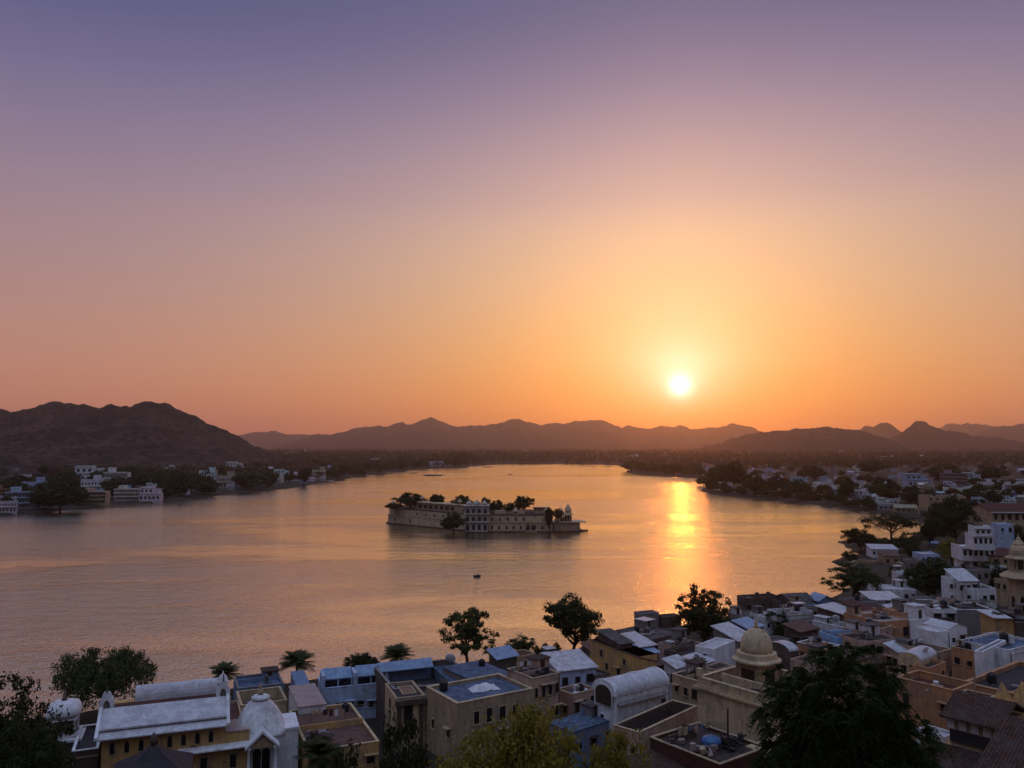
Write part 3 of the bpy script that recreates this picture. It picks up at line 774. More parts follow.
def house(name, label, B, rot, zr, zb, wall, roof, xc=None, xa=None, ya=None, w=None, d=None, par=0.5, coping=None,
          win=(), doors=(), frame=None, kind='flat', rise=1.2, over=0.35, cat='house', room=None, band=None, at=None, group=None, pt=0.22):
    if at is None: b, r, w, d = rect_px(B, rot + DR.uniform(-3, 3), zr, xc, xa, ya, w, d)
    else:
        h0, dx, dy = at; r = h0['r'] if rot is None else R(rot)
        r0 = h0['r']; b = h0['b'] + Vector((math.cos(r0) * dx - math.sin(r0) * dy, math.sin(r0) * dx + math.cos(r0) * dy, 0))
    H = zr - zb
    t = thing(name, label, cat, (b.x, b.y, zb), r, group)
    HREP.append((label, round(w, 1), round(d, 1), round(H, 1), round(b.x), round(b.y)))
    roof_z = H - par if kind == 'flat' else H
    m = MB()
    if kind == 'flat' and par > 0.12:
        m.box(0, w, 0, d, -1.5, roof_z - .15)
        m.box(0, w, 0, pt, roof_z - .15, H); m.box(0, w, d - pt, d, roof_z - .15, H)
        m.box(0, pt, pt, d - pt, roof_z - .15, H); m.box(w - pt, w, pt, d - pt, roof_z - .15, H)
    else: m.box(0, w, 0, d, -1.5, H)
    if kind == 'gable':
        if w >= d: m.extrude([(0, H), (d, H), (d / 2, H + rise - .02)], 'x', 0.02, w - 0.02)
        else: m.extrude([(0, H), (w, H), (w / 2, H + rise - .02)], 'y', 0.02, d - 0.02)
    if kind == 'shed': m.extrude([(0, H), (d, H), (d, H + rise - .02)], 'x', 0.02, w - 0.02)
    if kind == 'shedx': m.extrude([(0, H), (w, H), (w, H + rise - .02)], 'y', 0.02, d - 0.02)
    if kind == 'barrel':
        prof = [(d / 2 - d / 2 * math.cos(k / 14 * math.pi), H + rise * math.sin(k / 14 * math.pi)) for k in range(15)]
        m.extrude(prof, 'x', 0, .3); m.extrude(prof, 'x', w - .3, w)
    m.build('wall', wall, t)
    q = MB(); th = .12; o = over
    if kind == 'flat':
        if par > .12: q.box(pt - .02, w - pt + .02, pt - .02, d - pt + .02, roof_z - .14, roof_z)
        else: q.box(-o, w + o, -o, d + o, H + .003, H + .16)
    elif kind == 'gable':
        if w >= d: q.extrude([(-o, H - o * rise / (d / 2)), (d / 2, H + rise), (d + o, H - o * rise / (d / 2)), (d + o, H + th - o * rise / (d / 2)), (d / 2, H + rise + th), (-o, H + th - o * rise / (d / 2))], 'x', -o, w + o)
        else: q.extrude([(-o, H - o * rise / (w / 2)), (w / 2, H + rise), (w + o, H - o * rise / (w / 2)), (w + o, H + th - o * rise / (w / 2)), (w / 2, H + rise + th), (-o, H + th - o * rise / (w / 2))], 'y', -o, d + o)
    elif kind == 'shed': q.extrude([(-o, H - o * rise / d), (d + o, H + rise + o * rise / d), (d + o, H + rise + th + o * rise / d), (-o, H + th - o * rise / d)], 'x', -o, w + o)
    elif kind == 'shedx': q.extrude([(-o, H - o * rise / w), (w + o, H + rise + o * rise / w), (w + o, H + rise + th + o * rise / w), (-o, H + th - o * rise / w)], 'y', -o, d + o)
    elif kind == 'barrel':
        n = 18; ou = [(d / 2 - (d / 2 + .05) * math.cos(k / n * math.pi), H + (rise + .06) * math.sin(k / n * math.pi) + .01) for k in range(n + 1)]
        inn = [(d / 2 - (d / 2 - .12) * math.cos(k / n * math.pi), H + (rise - .12) * math.sin(k / n * math.pi) + .01) for k in range(n, -1, -1)]
        vs = ou + inn
        for k in range(n): q.extrude([ou[k], ou[k + 1], inn[n - k - 1], inn[n - k]], 'x', .05, w - .05)
    q.build('roof', roof, t)
    if coping and kind == 'flat' and par > .12:
        c = MB(); e = .06
        c.box(-e, w + e, -e, pt + e, H + .002, H + .10); c.box(-e, w + e, d - pt - e, d + e, H + .002, H + .10)
        c.box(-e, pt + e, pt + e, d - pt - e, H + .002, H + .10); c.box(w - pt - e, w + e, pt + e, d - pt - e, H + .002, H + .10)
        c.build('coping', coping, t)
    if band:
        c = MB(); z = H - band
        c.box(-.12, w + .12, -.12, .002, z, z + .16); c.box(-.12, .002, .002, d + .12, z, z + .16)
        c.build('string_course', coping or wall, t)
    for face, n, zt, ww, hh, *opt in win:                    # rows of windows, zt below the roof line
        L = w if face == 'f' else d
        for k in range(n):
            k1 = 1; u = L * (k + .5) / n + random.uniform(-.12, .12) * min(1, L / n / 3)
            if random.random() < .18 and n > 2: continue
            k1 = random.uniform(.78, 1.12)
            window_part(t, face, w, d, u, H - zt + random.uniform(-.1, .1), ww * k1 if n > 2 else ww, hh * random.uniform(.8, 1.1), frame or (M_WOOD if random.random() < .3 else wall), shade=random.random() < .25)
    for face, u, ww, hh, zf in doors:
        L = w if face == 'f' else d
        window_part(t, face, w, d, u * L, zf + hh / 2, ww, hh, frame or wall, name='door')
    if room:
        rx, ry, rw, rd, rh = room; c = MB()
        c.box(rx, rx + rw, ry, ry + rd, roof_z - .01, roof_z + rh); ro = c.build('roof_room', wall, t)
        c = MB(); c.box(rx - .2, rx + rw + .2, ry - .2, ry + rd + .2, roof_z + rh + .002, roof_z + rh + .14); c.build('slab', roof, ro)
        c = MB(); c.box(rx + rw * .35, rx + rw * .35 + .8, ry - .03, ry + .02, roof_z + .02, roof_z + min(1.9, rh - .15)); c.build('door', M_WOOD, ro)
    if kind == 'flat' and par <= 1.2 and not any(q in label for q in ('roofless', 'concrete box', 'box standing', 'blue tank', 'domed pavilion', 'sunken blue', 'small dark brown box', 'chimney like', 'sunken dark red', 'angular', 'windowless', 'skylight', 'long parapet')): dress(t, w, d, H, roof_z, par, wall, bool(room))
    return dict(o=t, b=b, r=r, w=w, d=d, zr=zr, zb=zb, roof=zb + roof_z, label=label, H=H)
def on_roof(h, u, v, dz=0.0):
    """world point on a roof at the fractions u (right axis), v (depth)"""
    x, y = u * h['w'], v * h['d']
    return Vector((h['b'].x + math.cos(h['r']) * x - math.sin(h['r']) * y, h['b'].y + math.sin(h['r']) * x + math.cos(h['r']) * y, h['roof'] + dz))
# ---- small things for the roofs
def _tank():
    t = thing('water_tank', 'x', 'water tank')
    b = MB(); b.lathe([(.50, .12), (.55, .16), (.55, .42), (.52, .46), (.55, .50), (.55, .78), (.52, .82), (.55, .86), (.55, 1.08), (.40, 1.22), (.22, 1.28), (.22, 1.36), (.05, 1.37)], seg=16)
    b.build('body', M_TANK, t, True)
    b = MB(); b.box(-.5, .5, -.45, -.30, 0, .118); b.box(-.5, .5, .30, .45, 0, .118); b.build('stand', M_GREY, t)
    return t
TANK0 = None
def tank(h, u, v, s=1.0, color='black', short=None):
    global TANK0
    lab = 'round %s plastic water tank on the roof of the %s' % (color, short or h['label'])
    lab = ' '.join(lab.split()[:16])
    p = on_roof(h, u, v)
    if TANK0 is None:
        TANK0 = _tank(); TANK0.location = p; TANK0.scale = (s,) * 3; TANK0['label'] = lab; TANK0['group'] = 'rooftop water tanks'; return
    copy_thing(TANK0, p, random.uniform(0, 6), s, lab, 'rooftop water tanks')
def dish(h, u, v, label, s=1.0, az=0.5):
    t = thing('satellite_dish', label, 'satellite dish', on_roof(h, u, v), az); t.scale = (s,) * 3
    b = MB(); prof = [(.02, 0)] + [(.5 * k / 6, .16 * (k / 6) ** 2) for k in range(1, 7)] + [(.5, .18), (.47, .17)] + [(.47 * k / 6, .02 + .15 * (k / 6) ** 2) for k in range(5, 0, -1)]
    b.M = Matrix.Translation((0, 0, .9)) @ Matrix.Rotation(R(62), 4, 'X'); b.lathe(prof, seg=18); b.build('reflector', M_WHITE2, t, True)
    b = MB(); b.tube([(0, .05, 0), (0, .05, .88)], .03); b.build('mast', M_METAL, t)
def clutter(h, u, v, label, n=6, s=1.0, mats=None, name='scrap_heap', cat='scrap'):
    """a heap of planks, sheets and boxes lying on a roof (reads as one heap)"""
    b = MB()
    for i in range(n):
        x, y, a = random.uniform(-1, 1) * s, random.uniform(-.8, .8) * s, random.uniform(0, 3)
        lx, ly, lz = random.choice([(1.2, .5, .08), (.6, .5, .4), (1.6, .12, .12), (.9, .7, .05), (.4, .4, .55)])
        b.cur = random.randrange(3)
        b.M = Matrix.Translation((x, y, .02 + .06 * i)) @ Matrix.Rotation(a, 4, 'Z') @ Matrix.Rotation(random.uniform(-.2, .2), 4, 'X')
        b.box(-lx / 2 * s, lx / 2 * s, -ly / 2 * s, ly / 2 * s, 0, lz * s)
    tag(b.build(name, mats or [M_WOOD, M_GREY, M_RDARK], None, loc=on_roof(h, u, v), rz=h['r']), label, cat)
def sheet(loc, rz, w, d, label, mat, sag=.25, z=.5, name='tarpaulin'):
    """a cloth or tarpaulin draped over something on a roof"""
    nx, ny = 12, 9; vs = []; fs = []
    for j in range(ny):
        for i in range(nx):
            u, v = i / (nx - 1) * 2 - 1, j / (ny - 1) * 2 - 1
            e = max(abs(u), abs(v))
            zz = z * (1 - max(0, e - .55) / .45) + sag * (float(vnoise(i * .6 + loc[0], j * .7 + loc[1])) - .5)
            vs.append((u * w / 2, v * d / 2, max(zz, .02)))
    for j in range(ny - 1):
        for i in range(nx - 1): k = j * nx + i; fs.append((k, k + 1, k + nx + 1, k + nx))
    b = MB(); b.add(vs, fs); b.add([(-w / 2, -d / 2, 0), (w / 2, -d / 2, 0), (w / 2, d / 2, 0), (-w / 2, d / 2, 0)], [(3, 2, 1, 0)])
    o = b.build(name, mat, None, loc=loc, rz=rz, smooth=True)
    return tag(o, label, 'tarpaulin')

# ================================================================ the near shore, left: mansion, shrine, pavilion
def mansion():
    b, r, w, d = rect_px((96, 742), 21, 11.5, xc=228, d=14.5)
    t = thing('lakeside_mansion', 'long ochre mansion with wide white sloping roof and row of small arched windows', 'mansion', (b.x, b.y, 0), r)
    m = MB(); m.box(.5, w - .3, .9, 14.3, 1, 11.85); m.build('wall', M_YEL, t)
    m = MB(); m.extrude([(0, 11.5), (1.4, 11.95), (1.4, 12.10), (0, 11.64)], 'x', 0, w)
    m.extrude([(1.1, 12.25), (4.8, 13.5), (4.8, 13.72), (1.1, 12.42)], 'x', .15, w - .15)
    m.box(.3, w - .3, 1.402, 1.75, 11.95, 12.29); m.box(.3, w - .3, 4.5, 4.78, 11.9, 13.49)
    m.build('roof_slope', M_RWHITE, t)
    m = MB(); m.box(.52, w - .32, 4.79, 12.3, 11.86, 12.05); m.build('terrace_floor', M_RRED, t)
    m = MB(); pr = [(13.4 - 1.25 * math.cos(k / 12 * math.pi), 12.0 + 1.75 * math.sin(k / 12 * math.pi)) for k in range(13)]
    m.extrude(pr, 'x', 3.1, w - .8); m.build('rear_vault', M_RWHITE, t)
    for x0, nm in ((.25, 'left'), (w - .75, 'right')):
        # scalloped end gable: lobed outline, pierced centre
        out = [(3.7, 11.9), (3.7, 13.6)]
        for k in range(17):
            a = math.pi * (1 - k / 16); rr = 1.25 + .16 * abs(math.sin(a * 4))
            out.append((4.9 + rr * .82 * math.cos(a), 13.6 + rr * 1.5 * math.sin(a)))
        out += [(6.1, 13.6), (6.1, 11.9)]
        inn = [(4.9 + .5 * math.cos(k / 10 * 2 * math.pi), 13.9 + .75 * math.sin(k / 10 * 2 * math.pi)) for k in range(10)]
        g = MB(); g.extrude([(x0 + .25 + (u - 4.9) * .75, z) for u, z in out], 'y', 4.82, 5.2); o = g.build('scalloped_gable', M_WHITE2, t)
        h = MB(); h.extrude([(x0 + .25 + (u - 4.9) * .75, z) for u, z in inn], 'y', 4.80, 5.22); h.build('niche', M_DARKW, o)
        h = MB(); h.lathe([(.06, 15.4), (.16, 15.7), (.05, 15.9), (.10, 16.1), (.01, 16.5)], x0 + .25, 4.9, 8); h.build('finial', M_DARKW, o)
    m = MB(); m.extrude([(-.1, 11.62), (4.9, 13.66), (4.9, 14.0), (-.1, 11.95)], 'x', w - .14, w + .22); m.build('gable_coping', M_WHITE2, t)
    m = MB(); m.extrude([(-.1, 11.62), (4.9, 13.66), (4.9, 14.0), (-.1, 11.95)], 'x', -.22, .14)
    m.build('gable_coping', M_WHITE2, t)
    m = MB(); m.box(w - .32, w + .05, 4.8, 13.0, 11.9, 13.1); m.build('terrace_parapet', M_WHITE, t); m = MB(); m.box(.12, .5, 6.2, 13.0, 11.9, 12.9); m.build('terrace_parapet', M_WHITE, t)
    m = MB(); m.lathe([(.62, 12.8), (.62, 14.6), (.80, 14.62), (.80, 14.75), (.66, 14.8), (.62, 15.1), (.42, 15.5), (.12, 15.75), (.03, 16.1)], w - .5, 7.6, 10)
    m.build('turret', M_WHITE, t, True)
    for k in range(8):
        u = 1.6 + k * (w - 3.0) / 7.3
        f = MB(); ww, z0, z1 = .34, 9.55, 10.55
        pts = [(u - ww, z0), (u + ww, z0), (u + ww, z1)] + [(u + ww * math.cos(a), z1 + .45 * math.sin(a)) for a in (.5, 1.0, 1.57, 2.14, 2.64)] + [(u - ww, z1)]
        f.extrude(pts, 'y', .86, .93); o = f.build('window', M_TAN, t)
        p = MB(); p.extrude([(u + (x - u) * .72, z0 + .1 + (z - z0) * .88) for x, z in pts], 'y', .835, .88); p.build('pane', M_GLASS, o)
    m = MB(); m.extrude([(-.2, 8.85), (.9, 9.1), (.9, 9.28), (-.2, 9.0)], 'x', 8.6, w + 2.6); m.build('sunshade', M_WHITE, t)
    m = MB(); m.box(w - .29, w + 2.5, .9, 5.2, 1, 10.5); m.build('side_wing', M_YEL, t)
    m = MB(); m.box(w - .2, w + 2.6, .8, 5.3, 10.502, 10.62); m.build('side_wing_roof', M_RPINK, t)
    for u in (w + .7, w - 2.6):
        f = MB(); f.box(u - .5, u + .5, .84, .93, 6.3, 8.1); o = f.build('window', M_TAN, t)
        p = MB(); p.box(u - .36, u + .36, .82, .87, 6.4, 7.9); p.build('pane', M_GLASS, o)
mansion()

def shrine():
    b = P(262, 742, 9.0); r = R(20)
    t = thing('white_shrine', 'white domed shrine with gabled porch over a dark double door', 'shrine', (b.x, b.y, 0), r)
    m = MB(); m.box(-2.9, 2.4, .8, 6.3, 1, 9.4); m.build('wall', M_WHITE2, t)
    m = MB(); pr = [(3.35, 9.3), (3.30, 9.5), (3.05, 10.0), (2.65, 10.9), (2.15, 11.8), (1.6, 12.5), (1.1, 12.95), (.8, 13.1)]
    m.lathe(pr, -.1, 3.5, 24, .42); dm = m.build('dome', M_WHITE, t, True)
    m = MB(); m.lathe([(.8, 13.0), (1.12, 13.15), (1.18, 13.35), (.9, 13.55), (.55, 13.65)], -.1, 3.5, 14); m.build('lotus_cap', M_WHITE2, dm, True)
    m = MB(); m.lathe([(.28, 13.6), (.42, 13.9), (.3, 14.2), (.12, 14.4), (.2, 14.6), (.03, 15.1)], -.1, 3.5, 8); m.build('finial', M_TAN, dm, True)
    # porch
    m = MB(); m.extrude([(-2.0, 8.55), (0, 10.35), (2.0, 8.55), (2.0, 8.8), (0, 10.65), (-2.0, 8.8)], 'y', -1.3, 1.8); m.build('porch_roof', M_WHITE2, t)
    g = MB(); out = [(-1.45, 8.6), (1.45, 8.6), (1.45, 8.85), (0, 10.2), (-1.45, 8.85)]
    g.extrude(out, 'y', -.9, -.7); g.build('porch_gable', M_TAN, t)
    for x in (-1.55, 1.55):
        m = MB(); m.lathe([(.26, 3), (.26, 6.2), (.17, 6.4), (.16, 8.3), (.28, 8.5), (.28, 8.75)], x, -.9, 10); m.build('column', M_WHITE2, t, True)
    m = MB(); m.extrude([(-1.2, 4), (1.2, 4), (1.2, 7.7), (.75, 8.35), (0, 8.75), (-.75, 8.35), (-1.2, 7.7)], 'y', .74, .82); d = m.build('door', M_WHITE, t)
    for x in (-1.0, .06):
        m = MB(); m.extrude([(x, 4), (x + .94, 4), (x + .94, 7.6), (x + .47, 8.3), (x, 7.6)], 'y', .69, .76); m.build('door_leaf', M_GLASS, d)
    m = MB(); m.box(2.41, 4.4, 1.2, 6.8, 1, 9.7); m.box(2.35, 4.5, 1.1, 6.9, 9.702, 9.95); m.build('side_block', M_WHITE2, t)
    m = MB(); m.box(-4.2, -2.91, 1.4, 6.0, 1, 9.2); m.build('side_niche', M_RPINK, t)
    for k in (-1, 1):
        m = MB(); m.lathe([(.45, 9.3), (.5, 9.6), (.42, 10.0), (.2, 10.3), (.03, 10.6)], k * 2.3, .95, 10); m.build('corner_dome', M_WHITE2, t, True)
shrine()

def pavilion():
    b = P(53, 741, 9.5); r = R(21)
    t = thing('domed_pavilion', 'small open white pavilion with square bulging dome beside the dark tree', 'pavilion', (b.x, b.y, 0), r)
    m = MB(); m.box(-1.3, 2.9, -.2, 4.6, 1, 9.2); m.build('base', M_DARKW, t)
    m = MB(); m.box(-1.5, 3.1, -.4, 4.8, 9.202, 9.5); m.build('platform', M_WHITE, t)
    for x in (-.6, 2.2):
        for y in (.4, 3.4):
            m = MB(); m.lathe([(.24, 9.5), (.24, 9.8), (.15, 9.9), (.15, 11.4), (.25, 11.6), (.25, 11.75)], x, y, 8); m.build('column', M_WHITE, t, True)
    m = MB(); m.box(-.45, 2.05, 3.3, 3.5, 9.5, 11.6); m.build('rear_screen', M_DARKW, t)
    m = MB(); m.lathe([(2.35, 11.6), (1.9, 11.95), (1.75, 12.05)], .8, 1.9, 4, 0); m.build('eave', M_WHITE2, t)
    m = MB(); m.lathe([(1.85, 12.0), (1.95, 12.3), (1.88, 12.8), (1.6, 13.25), (1.0, 13.55), (.3, 13.65)], .8, 1.9, 20, .6); m.build('dome', M_WHITE2, t, True)
    m = MB(); m.lathe([(.3, 13.6), (.34, 13.85), (.16, 14.0), (.22, 14.3), (.03, 14.9)], .8, 1.9, 8); m.build('finial', M_DARKW, t, True)
pavilion()

def dark_kiosk():
    c = Pd(153, 762, 82)
    t = thing('tented_kiosk', 'dark hipped kiosk roof with round finial in front of the ochre mansion', 'kiosk', (c.x, c.y, 0), R(21))
    m = MB(); m.box(-2.2, 2.2, -2.2, 2.2, 1, c.z - .1); m.build('wall', M_DARKW, t)
    m = MB(); m.lathe([(5.2, c.z - 1.0), (5.15, c.z - .85), (2.0, c.z + .55), (.2, c.z + 1.75)], 0, 0, 4); m.build('roof', M_RDARK, t)
    m = MB(); m.lathe([(.25, c.z + 1.6), (.38, c.z + 2.0), (.36, c.z + 2.3), (.18, c.z + 2.6), (.03, c.z + 2.9)], 0, 0, 10); m.build('finial', M_DARKW, t, True)
dark_kiosk()

# ================================================================ near shore houses, left of the barrel-vaulted house
W5 = (0.9, 1.2)
hs = {}
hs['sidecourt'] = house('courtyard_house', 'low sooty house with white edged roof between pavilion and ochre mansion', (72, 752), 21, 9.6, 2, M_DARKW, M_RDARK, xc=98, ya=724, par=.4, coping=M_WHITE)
hs['shoreblue'] = house('boathouse', 'long low dark blue house on the shore behind the white shrine', (238, 689), 21, 5.8, .8, M_BLUE, M_RBLUE, xc=284, ya=677, par=.35, coping=M_GREY, win=[('f', 4, 1.9, .8, 1.0)])
hs['court'] = house('walled_court', 'dark walled court with cream topped wall behind the white shrine', (241, 706), 21, 6.6, 1.5, M_CREAM, M_RDARK, xc=287, ya=692, par=1.9, coping=M_CREAM)
hs['redlow'] = house('low_house', 'narrow red roofed low house tucked between mansion and shrine', (223, 722), 21, 7.2, 2, M_TAN, M_RRED, xc=243, ya=702, par=.35)
hs['bluewall'] = house('stair_house', 'narrow blue painted stair house sloping down to the lake', (299, 694), 21, 8.4, 1, M_BLUE, M_BLUE, w=2.0, ya=667, kind='shed', rise=1.0, over=.05)
hs['pinkroof'] = house('pink_roofed_house', 'small white house with bare pale pink flat roof', (299, 708), 21, 8.8, 2, M_WHITE, M_RPINK, xc=326, ya=687, par=.1, over=.1, win=[('f', 2, 1.9, .8, 1.0)])
hs['corr'] = house('terrace_house', 'yellow walled house with wide rust brown ribbed terrace roof', (309, 752), 21, 8.2, 2, M_YEL, M_CORRR, xc=379, ya=711, par=.30, coping=M_CREAM, win=[('f', 4, 1.9, .9, 1.1)])
hs['bluelong'] = house('veranda_house', 'pale blue lakeside house with two blue veranda roofs and small windows', (322, 689), 21, 7.4, 1.5, M_BLUEW, M_RBLUE, xc=388, ya=678, par=.3, coping=M_BLUEW,
                       win=[('f', 6, 2.9, .95, 1.2)])
def veranda(h, n=2):
    for k in range(n):
        x0, x1 = h['w'] * k / n + .35, h['w'] * (k + 1) / n - .35
        b = MB(); b.extrude([(.9, h['H'] + 1.0), (3.2, h['H'] + 2.1), (3.2, h['H'] + 2.25), (.9, h['H'] + 1.15)], 'x', x0, x1); ro = b.build('veranda_roof', M_CORRB, h['o'])
        b = MB(); b.box(x0 + .1, x1 - .1, 3.0, 3.15, h['H'] - .31, h['H'] + 2.0); b.build('veranda_wall', M_BLUE, ro)
        for xx in (x0 + .1, (x0 + x1) / 2, x1 - .1):
            b = MB(); b.box(xx - .09, xx + .09, .95, 1.13, h['H'] - .3, h['H'] + 1.02); b.build('post', M_BLUEW, ro)
    for k in range(n + 1):
        b = MB(); x = h['w'] * k / n; x = min(max(x, .2), h['w'] - .2); b.box(x - .25, x + .25, -.06, 3.3, h['H'] + .11, h['H'] + 2.0); b.build('partition', M_BLUEW, h['o'])
veranda(hs['bluelong'])
hs['darkcourt'] = house('courtyard_house', 'dark courtyard house with deep blue lined court and pale front edge', (394, 690), 21, 9.6, 1.5, M_DARKW, M_RDARK, xc=478, ya=667, par=2.6, coping=M_GREY, pt=.3)
h = hs['darkcourt']
b = MB(); b.extrude([(h['d'] - 1.9, h['H'] - .5), (h['d'] - .31, h['H'] + .55), (h['d'] - .31, h['H'] + .68), (h['d'] - 1.9, h['H'] - .36)], 'x', .4, h['w'] * .72); b.build('court_roof', M_CORRB, h['o'])
b = MB(); b.box(.4, h['w'] * .72, h['d'] - .5, h['d'] - .31, h['H'] - 2.55, h['H'] + .45); b.build('court_wall', M_BLUE, h['o'])
b = MB(); b.box(h['w'] * .74, h['w'] - .4, 3.2, h['d'] - .4, h['H'] - 2.58, h['H'] - .8); b.build('sunken_terrace', M_RBLUE, h['o'])
hs['kiosk'] = house('stair_kiosk', 'cream block with dark framed doorway and skylight in its dark roof', (396, 699), 23, 9.8, 2, M_CREAM, M_RDARK, xc=425, ya=684, par=.25, coping=M_TAN, doors=[('f', .42, 1.1, 2.2, 4.6)], frame=M_DARKW, win=[('l', 1, 1.6, .8, 1.1)])
h = hs['kiosk']
for u in (.05, .80):
    b = MB(); b.box(h['w'] * u, h['w'] * u + .55, -.25, -.002, 0, h['H'] - .3); b.build('pilaster', M_DARKW, h['o'])
b = MB(); b.box(-.15, h['w'] + .15, -.55, -.002, h['H'] - .9, h['H'] - .2); b.build('lintel', M_DARKW, h['o'])
b = MB(); b.box(h['w'] * .35, h['w'] * .85, h['d'] * .3, h['d'] * .8, h['H'] - .25, h['H'] - .05); o = b.build('skylight', M_CREAM, h['o'])
b = MB(); b.box(h['w'] * .35 + .15, h['w'] * .85 - .15, h['d'] * .3 + .15, h['d'] * .8 - .15, h['H'] - .1, h['H'] - .03); b.build('pane', M_GLASS, o)
hs['creamwall'] = house('cream_block', 'plain cream walled low block between dark doorway and blue terrace', (426, 700), 26, 9.2, 2, M_CREAM, M_RGREY, xc=443, ya=690, par=.2)
hs['tan'] = house('terrace_house', 'tan house with tall dark openings and sunken blue grey roof terrace', (457, 704), 31, 11, 2, M_TAN, M_RBLUE, xc=533, ya=687, par=.4, coping=M_CREAM, pt=.35,
                  win=[('f', 6, 2.3, .95, 1.7), ('f', 6, 5.4, .95, 1.7), ('l', 2, 4.5, .8, 1.2)], frame=M_CREAM)
sheet(on_roof(hs['tan'], .58, .55, .01), R(25), 4.2, 2.4, 'rumpled white cloth sheets drying on the sunken blue grey roof', M_WHITE2, .5, .55, 'drying_sheets')
hs['bluegrey'] = house('flat_house', 'grey house with pale blue grey roof slab next to the sunken terrace', (477, 683), 33, 9.6, 2, M_GREY, M_RBLUE, xc=514, ya=668, par=.1, over=.15, win=[('f', 3, 1.8, .8, 1.0)])
hs['rough'] = house('weathered_house', 'weathered pinkish house with cluttered rooftop and rough dark openings', (533, 679), 38, 12.2, 2, M_PINK, M_RBROWN, xc=560, xa=507, par=.5, coping=M_TAN,
                    win=[('l', 1, 2.2, 1.1, 1.5), ('f', 4, 2.0, .6, 1.6), ('f', 3, 5.0, .9, 1.5)], frame=M_TAN, room=(3.2, 3.6, 2.6, 2.0, 1.8))
clutter(hs['rough'], .5, .35, 'heap of planks and sheets on the weathered pinkish rooftop', 12, 1.4)
clutter(hs['rough'], .25, .7, 'dark scrap and boards at the back of the weathered pinkish rooftop', 9, 1.2)
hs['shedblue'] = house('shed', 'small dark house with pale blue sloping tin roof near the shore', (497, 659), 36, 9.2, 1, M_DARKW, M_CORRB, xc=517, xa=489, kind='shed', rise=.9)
hs['redstrip'] = house('low_house', 'low house with brown red slab roof behind the weathered house', (516, 657), 36, 8.6, 1, M_TAN, M_RRED, xc=536, xa=504, par=.15, over=.2, win=[('f', 2, 1.6, .7, 1.0)])
hs['lightblue'] = house('tin_roofed_house', 'house under bright pale blue tin roof beside the weathered house', (559, 671), 24, 10.0, 2, M_BLUEW, M_CORR, xc=596, ya=661, kind='shed', rise=1.1, win=[('f', 3, 1.6, .9, 1.1)])
hs['arcade'] = house('arcaded_house', 'narrow house with pink arcade front and cluttered roof below pale blue tin roof', (573, 695), 42, 8.6, 2, M_PINK, M_RGREY, xc=596, xa=557, par=.35, coping=M_TAN, win=[('f', 3, 2.0, .85, 2.0), ('l', 1, 2.5, .8, 1.2)], frame=M_TAN)
clutter(hs['arcade'], .5, .5, 'jumble of pale sheets and scrap on the arcaded house roof', 10, 1.2, [M_WHITE, M_GREY, M_RDARK])
hs['ochre'] = house('gabled_house', 'tall ochre house with arched windows and grey sloping roof at the water', (637, 657), 27, 11.8, 1, M_YEL, M_RGREY, xc=657, xa=590, kind='shedx', rise=-1.2, over=.15,
                    win=[('l', 2, 1.6, .7, 1.0), ('l', 4, 3.4, .8, 1.4)], frame=M_TAN)
hs['sheda'] = house('roof_shed', 'slate grey sloping shed roof at the left end of the ochre house', (620, 644), 27, 12.6, 10.5, M_DARKW, M_RGREY, xc=632, xa=598, kind='shed', rise=.7, cat='shed')
hs['shedb'] = house('roof_shed', 'pale grey ribbed shed roof behind the ochre house', (640, 647), 27, 11.0, 2, M_GREY, M_CORR, xc=655, xa=620, kind='shed', rise=.9, cat='shed')
hs['shedc'] = house('shed', 'blue tin shed at the right corner of the ochre house', (644, 655), 38, 10.2, 2, M_DARKW, M_CORRB, xc=658, xa=632, kind='shed', rise=.8, cat='shed')
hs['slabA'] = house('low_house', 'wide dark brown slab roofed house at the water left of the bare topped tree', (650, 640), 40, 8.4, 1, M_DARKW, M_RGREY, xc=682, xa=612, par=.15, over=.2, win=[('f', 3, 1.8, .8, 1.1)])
hs['boxA'] = house('concrete_box', 'grey concrete box standing on the shore against the sun track', (641, 614), 20, 5.8, .5, M_GREY, M_RGREY, xc=659, ya=611.5, par=.2)
hs['boxB'] = house('concrete_box', 'small dark brown box by the shore just left of the bare topped tree', (664, 617), 20, 5.0, .5, M_DARKW, M_RBROWN, xc=681, ya=614.5, par=.2)
hs['boxC'] = house('concrete_box', 'little dark chimney like block on the brown slab roof', (616, 634), 40, 9.6, 7.6, M_DARKW, M_RBROWN, xc=623, xa=612, par=.1, over=.05, cat='roof block')
hs['pinkB'] = house('low_house', 'pinkish low house with plank roof right of the blue tin shed', (682, 648), 40, 9.0, 1.5, M_PINK, M_RBROWN, xc=702, xa=658, par=.25, win=[('f', 2, 1.7, .8, 1.1)])
hs['pinkC'] = house('low_house', 'brown house with stepped slab roofs under the bare topped tree', (690, 656), 40, 9.6, 1.5, M_DARKW, M_RBROWN, xc=716, xa=664, par=.2, win=[('l', 3, 1.7, .8, 1.1)])

